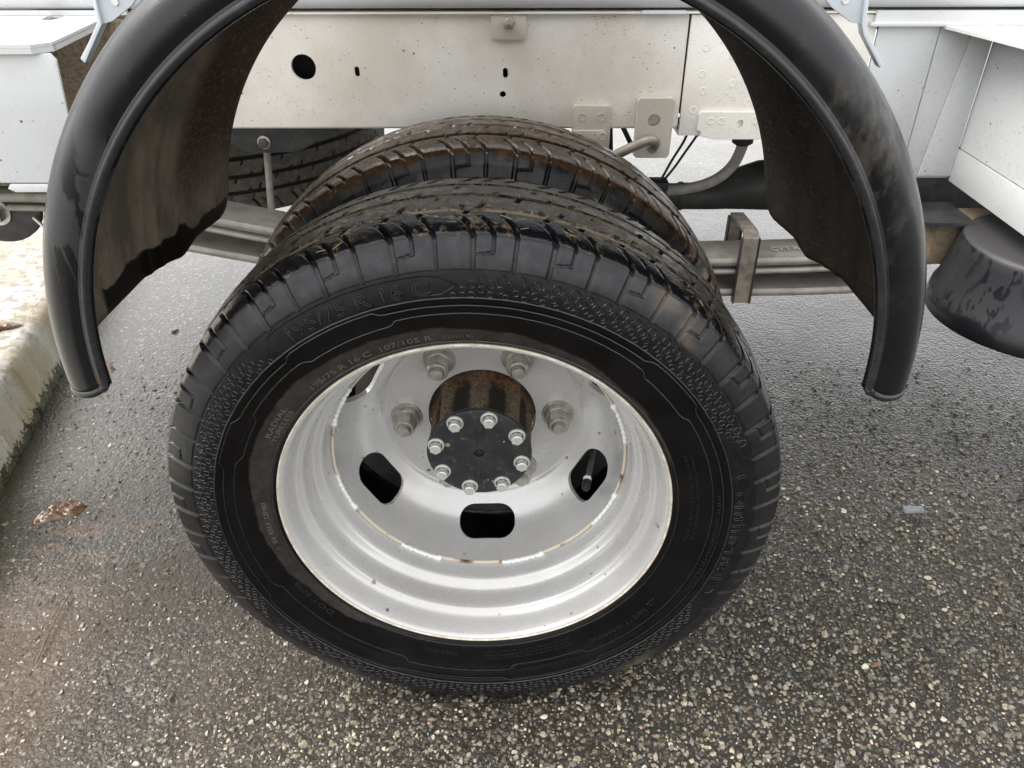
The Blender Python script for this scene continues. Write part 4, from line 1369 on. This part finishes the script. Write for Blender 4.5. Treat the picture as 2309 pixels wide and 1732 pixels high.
def mg_end(y, r):
    e = -2.2
    if y < -.030 and r < .372:
        q = min(1.0, (.372 - r) / .0275)
        e += 3.0 * (1 - math.sqrt(1 - q * q))
    if y > -.042 and (r > .385 or y > 0):
        q = float(sst(np.array(y), -.040, .012))
        e += 3.4 * q
    e += 0.3 * float(sst(np.array(y), .10, .20))
    e += 2.0 * float(sst(np.array(y), .19, .235))
    if y > .280:
        q = (y - .280) / .035
        e += 5.0 * (1 - math.sqrt(max(0, 1 - min(q, 1) ** 2)))
    return e


NA = 160
V, F = [], []
ns = len(SS)
for i in range(NA + 1):
    t = i / NA
    for y, r in SS:
        e = mg_end(y, r)
        a = math.radians(e + (180 - 2 * e) * t)
        V.append((MCX + r * math.cos(a), y, MCZ + r * math.sin(a)))
for i in range(NA):
    for k in range(ns - 1):
        F.append((i * ns + k, i * ns + k + 1, (i + 1) * ns + k + 1, (i + 1) * ns + k))
me = bpy.data.meshes.new('mudguard')
me.from_pydata(V, [], F)
me.polygons.foreach_set('use_smooth', np.full(len(F), True))
me.materials.append(M['mudguard'])
me.materials.append(M['lining'])
me.update()
mg = add('mudguard', me, None, truck)
mg['label'] = 'black plastic mudguard arching over the twin wheels'
sm_ = mg.modifiers.new('thickness', 'SOLIDIFY')
sm_.thickness = .004
sm_.material_offset = 1
sm_.offset = 1.0
# normal direction decides which side thickens; inner skin gets the lining by section
inner_k = [k for k in range(ns - 1) if SS[k, 0] > .004]
nrm0 = me.polygons[ns * 10 + inner_k[5]].normal
c0 = me.polygons[ns * 10 + inner_k[5]].center
outward = nrm0.dot(Vector((c0.x - MCX, 0, c0.z - MCZ))) > 0
sm_.offset = 1.0 if outward else -1.0
endc = [(y, r) for y, r in SS if y < .004 and r > .3497]       # lower edge of the skirt, lip side first


def end_pt(y, r, sgn):
    a = math.radians(mg_end(y, r))
    return (MCX + sgn * r * math.cos(a), y - .0015, MCZ + r * math.sin(a))


a_l = mg_end(-.0545, .3497)
lip = [end_pt(y, r, 1) for y, r in endc[::-1]]
lip += [(MCX + .3497 * math.cos(math.radians(a)), -.0550, MCZ + .3497 * math.sin(math.radians(a))) for a in np.linspace(a_l, 180 - a_l, 120)]
lip += [end_pt(y, r, -1) for y, r in endc]
MB().tube(lip, .0043, 10).build('rolled_lip', M['lip'], mg, smooth=70)
# dome rivet on the right of the skirt
MB().lathe([(0, .0078), (-.0025, .0066), (-.0042, .0036), (-.0046, .0001)], 20, c=(.2303, -.0430, .8502)).build('rivet', M['mudguard'], mg, smooth=60)

# pale steel stays that carry the mudguard: flat plate with a turned edge
STAY = {-1: ([(-.2800, 1.00), (-.2958, .8673), (-.2997, .8544), (-.3009, .8377), (-.3115, .8240), (-.3236, .8100)],
             [(-.2766, 1.00), (-.2928, .8673), (-.2966, .8544), (-.2974, .8363), (-.3082, .8223), (-.3208, .8060)], [(-.2900, .8380), (-.270, .8500), (-.200, .9200), (-.200, 1.00)]),
        1: ([(.3080, 1.00), (.3286, .8658), (.3318, .8529), (.3338, .8348), (.3361, .8297), (.3570, .8027)],
            [(.3046, 1.00), (.3258, .8658), (.3286, .8529), (.3304, .8348), (.3336, .8270), (.3540, .8010)], [(.3225, .8360), (.3032, .8480), (.230, .9200), (.230, 1.00)])}
for sgn in (-1, 1):
    out_, inn_, rest = STAY[sgn]
    st = MB().prism(inn_[:4] + rest, .0560, .0590).build('stay', M['stay'], mg, bevel=.0005)
    MB().prism(out_ + inn_[::-1], .0520, .0640).build('stay_edge', M['stay'], st, smooth=30, bevel=.0006)
    MB().prism(stadium(sgn * (.283 if sgn < 0 else .3140), .8560, .0055, .012, 6), .0545, .0562).build('stay_slot', M['weld'], st)

# ---- left: white side locker with its shelf top
sh = [(-1.3, .246), (-.509, .246), (-.479, .2465), (-.463, .262), (-.4800, .420), (-.480, .452), (-1.3, .452)]
shb = MB().zprism(sh, .7835, .7868)
hole = [(-.5535, .4127), (-.5410, .4145), (-.5372, .424), (-.5362, .438), (-.5440, .4475), (-.5570, .4475), (-.5600, .440), (-.5580, .428)]
cutm = MB().zprism(hole, .77, .80).mesh('c', 0)
locker = empty('side_locker', (0, 0, 0), truck)
add('shelf', boolean_cut(shb.mesh('s', 0), [cutm], 'shelf'), M['white'], locker)
shl = [(x, y) for x, y in sh[:5]]
lipm = MB()
for (xa, ya), (xb, yb) in zip(sh[:4], sh[1:5]):
    lipm.add([(xa, ya - .001, .7775), (xb, yb - .001, .7775), (xb, yb - .001, .7832), (xa, ya - .001, .7832), (xa + .0, ya + .004, .7775), (xb - .003, yb + .004, .7775), (xb - .003, yb + .004, .7832), (xa, ya + .004, .7832)],
             [(0, 1, 2, 3), (4, 7, 6, 5), (0, 4, 5, 1), (3, 2, 6, 7)])
lipm.build('shelf_lip', M['white'], locker)
MB().prism([(-1.3, .7770), (-.4640, .7770), (-.4590, .7700), (-.4640, .720), (-.4700, .640), (-.4760, .6325), (-1.3, .6325)], .252, .2555).build('front_panel', M['white'], locker, bevel=.0008)
MB().prism([(-.5600, .6310), (-.4780, .6310), (-.4780, .6220), (-.5560, .6215), (-.5640, .6260)], .2500, .256).build('lower_lip', M['white'], locker, bevel=.0008)
MB().box(-.4740, -.4700, .2560, .262, .640, .770).build('return_edge', M['white'], locker)
MB().box(-1.3, -.46, .4475, .4530, .7872, .7925).build('sill_strip', M['white'], locker)
mudp = MB().box(-.72, -.455, .449, .4585, .56, .7825).build('mud_panel', M['brownmud'], truck)
mudp['label'] = 'inner panel caked in dry brown mud'

# ---- right: white outrigger panel, box side and sheet top
MB().box(.514, .5930, .4545, .4600, .5740, .7760).build('outrigger_panel', M['white'], truck, bevel=.001)
og = MB().box(.5945, .6640, .4560, .4600, .5700, .7700).build('outrigger_panel', M['white'], truck, bevel=.001)
MB().prism([(.6360, .7650), (.6180, .580), (.6180, .574), (.6640, .574), (.6640, .7650)], .4515, .4555).build('doubler_plate', M['white'], og, bevel=.001)
MB().prism(stadium(.585, .6045, .0125, .0060, 5), .4535, .4548).build('slot', M['bracket'], og)
MB().box(.50, .66, .4440, .456, .7720, .7765).build('upper_lip', M['white'], og, bevel=.0008)
bx = empty('side_box', (0, 0, 0), truck)
MB().box(.6660, .6700, .02, .4545, .6140, .7680).build('side_panel', M['white'], bx)
MB().box(.6640, .6690, .02, .4545, .5670, .6125).build('lower_panel', M['white'], bx, bevel=.001)
MB().zprism([(.592, .452), (.5985, .430), (.612, .362), (.630, .270), (.650, .205), (.700, .130), (.80, .06), (1.6, .06), (1.6, .452)], .7690, .7725).build('top_sheet', M['white'], bx)
MB().box(.505, 1.6, .4490, .4560, .7728, .7900).build('sill_strip', M['white'], bx)
# dark parts below it
MB().box(.57, .90, .53, .60, .44, .572).build('bracket_block', M['darksteel'], truck)
MB().prism([(.600, .540), (.668, .540), (.672, .534), (.604, .534)], .36, .44).build('bump_plate', M['darksteel'], truck)
MB().box(.625, .72, .375, .44, .470, .5335).build('bump_rubber', M['tan'], truck, bevel=.008)

# dark plastic tub on the right edge
tub = MB().lathe([(.5375, .0001), (.5375, .108), (.5360, .1115), (.5320, .1145), (.5300, .1155), (.5200, .1185), (.462, .1300), (.458, .1335), (.436, .1370), (.431, .1350), (.429, .0001)], 64, c=(.750, .300, 0), axis='z')
tb_o = tub.build('plastic_tub', M['tub'], truck, smooth=40)
tb_o['label'] = 'dark plastic tub with drip marks at right edge'

# ------------------------------------------------------------------ spare wheel slung flat behind the axle
SV, SF = make_tyre('tyre', 720, .0022)
spm = big_mesh('tyre', SV, SF)
spare = empty('spare_wheel', (-.60, 1.075, .400))
tag(spare, 'dusty spare wheel slung flat under the truck bed behind the twin tyres', 'wheel')
sp = add('tyre', spm, M['tyre_spare'], spare)
sp.rotation_euler = (math.radians(90), 0, 0)
MB().lathe([(.12, .222), (.11, .21), (.10, .19), (.08, .17), (.075, .05)], 48, axis='z').build('rim', M['darksteel'], spare, smooth=40)

# ------------------------------------------------------------------ small things on the ground
def blob_sheet(name, cx, cy, rx, ry, h, mat, seed, rot=0.0, crumple=0.0, n=28, rings=7, power=0.5):
    r_ = random.Random(seed)
    ph = [r_.uniform(0, 6.28) for _ in range(6)]
    V, F = [(cx, cy, h)], []
    for q in range(1, rings + 1):
        t = q / rings
        for i in range(n):
            a = 2 * PI * i / n
            k = 1 + .16 * math.sin(2 * a + ph[0]) + .12 * math.sin(3 * a + ph[1]) + .07 * math.sin(5 * a + ph[2])
            px, py = rx * t * k * math.cos(a), ry * t * k * math.sin(a)
            z = h * (1 - t ** 2) ** power
            z += crumple * (math.sin(px * 190 + ph[3]) * math.sin(py * 170 + ph[4]) + .6 * math.sin((px + py) * 330 + ph[5])) * (1 - .5 * t)
            c, s = math.cos(rot), math.sin(rot)
            V.append((cx + c * px - s * py, cy + s * px + c * py, max(z, .0006) if q < rings else .0004))
    F += [(0, 1 + i, 1 + (i + 1) % n) for i in range(n)]
    for q in range(rings - 1):
        for i in range(n):
            j = (i + 1) % n
            F.append((1 + q * n + i, 1 + (q + 1) * n + i, 1 + (q + 1) * n + j, 1 + q * n + j))
    return MB().add(V, F).build(name, mat, smooth=75)


lf = blob_sheet('wet_leaf', -.763, .360, .036, .029, .009, M['leaf'], 3, .45, .0040, 40, 10)
tag(lf, 'crumpled wet brown leaf lying on the asphalt near the kerb', 'leaf')
tw = MB().tube(spline([(-.651, .169, .006), (-.648, .135, .007), (-.643, .090, .006), (-.636, .043, .006)], 6), [.0012] * 18 + [.0008], 6)
tag(tw.build('twig', M['twig'], smooth=60), 'thin dry twig lying on the silty asphalt left of the wheel', 'twig')
pg = MB().prism([(-.017, 0.001), (.017, .001), (.0172, .007), (.0155, .0090), (-.0155, .0090), (-.0172, .007)], -.0055, .0055)
po = pg.build('metal_scrap', M['peg'], None, (.738, .371, .002), bevel=.0012)
po.rotation_euler = (0, 0, .03)
tag(po, 'small grey scrap lying on the asphalt right of the wheel', 'scrap')
for cx, cy, sd, r0 in ((-.888, .835, 21, .022), (-.70, .80, 22, .010), (-.62, .86, 23, .009), (-.80, 1.0, 24, .012)):
    l2 = blob_sheet('dead_leaf', cx, cy, r0, r0 * .45, .006, M['twig'] if sd == 21 else M['leaf'], sd, sd * .7, .002, 20, 4)
    lab = {21: 'pale curled dead leaf beside the kerb below the mudguard end', 22: 'small dark leaf scrap on bright wet asphalt between mudguard and tyre',
           23: 'tiny dark leaf scrap nearest the tyre on bright wet asphalt', 24: 'brown leaf scrap on wet asphalt just under the mudguard edge'}[sd]
    tag(l2, lab, 'leaf')
# dark leaf litter on the kerb top
kl = blob_sheet('dead_leaf', 0, 0, .045, .020, .006, M['leaf'], 31, .2, .003, 24, 5)
kl.location = (-1.08, .80, .1225)
tag(kl, 'dark wet leaf litter lying on top of the kerb', 'leaf')

# blades of cut grass and straw stuck to the tyres
sb = MB()
rr_ = random.Random(4)
for k in range(30):
    a = math.radians(rr_.gauss(90, 26))
    y = rr_.choice([rr_.uniform(.006, .036), rr_.uniform(.006, .036), rr_.uniform(.04, .12)])
    r = float(np.interp(y, PF[:, 0][PF[:, 1] > .334], PF[:, 1][PF[:, 1] > .334])) + .0008
    L = rr_.uniform(.004, .013)
    d = rr_.uniform(-1, 1)
    p0 = (r * math.cos(a), y, ZC + r * math.sin(a))
    a2, y2 = a + L * math.cos(d) / r, y + L * math.sin(d) * .7
    r2_ = float(np.interp(min(max(y2, .004), .07), PF[:, 0][PF[:, 1] > .334], PF[:, 1][PF[:, 1] > .334])) + rr_.uniform(.0006, .003)
    sb.tube([p0, (r2_ * math.cos(a2), y2, ZC + r2_ * math.sin(a2))], rr_.uniform(.00025, .0005), 4)
tag(sb.build('straw_bits', M['straw'], smooth=0), kind='stuff')
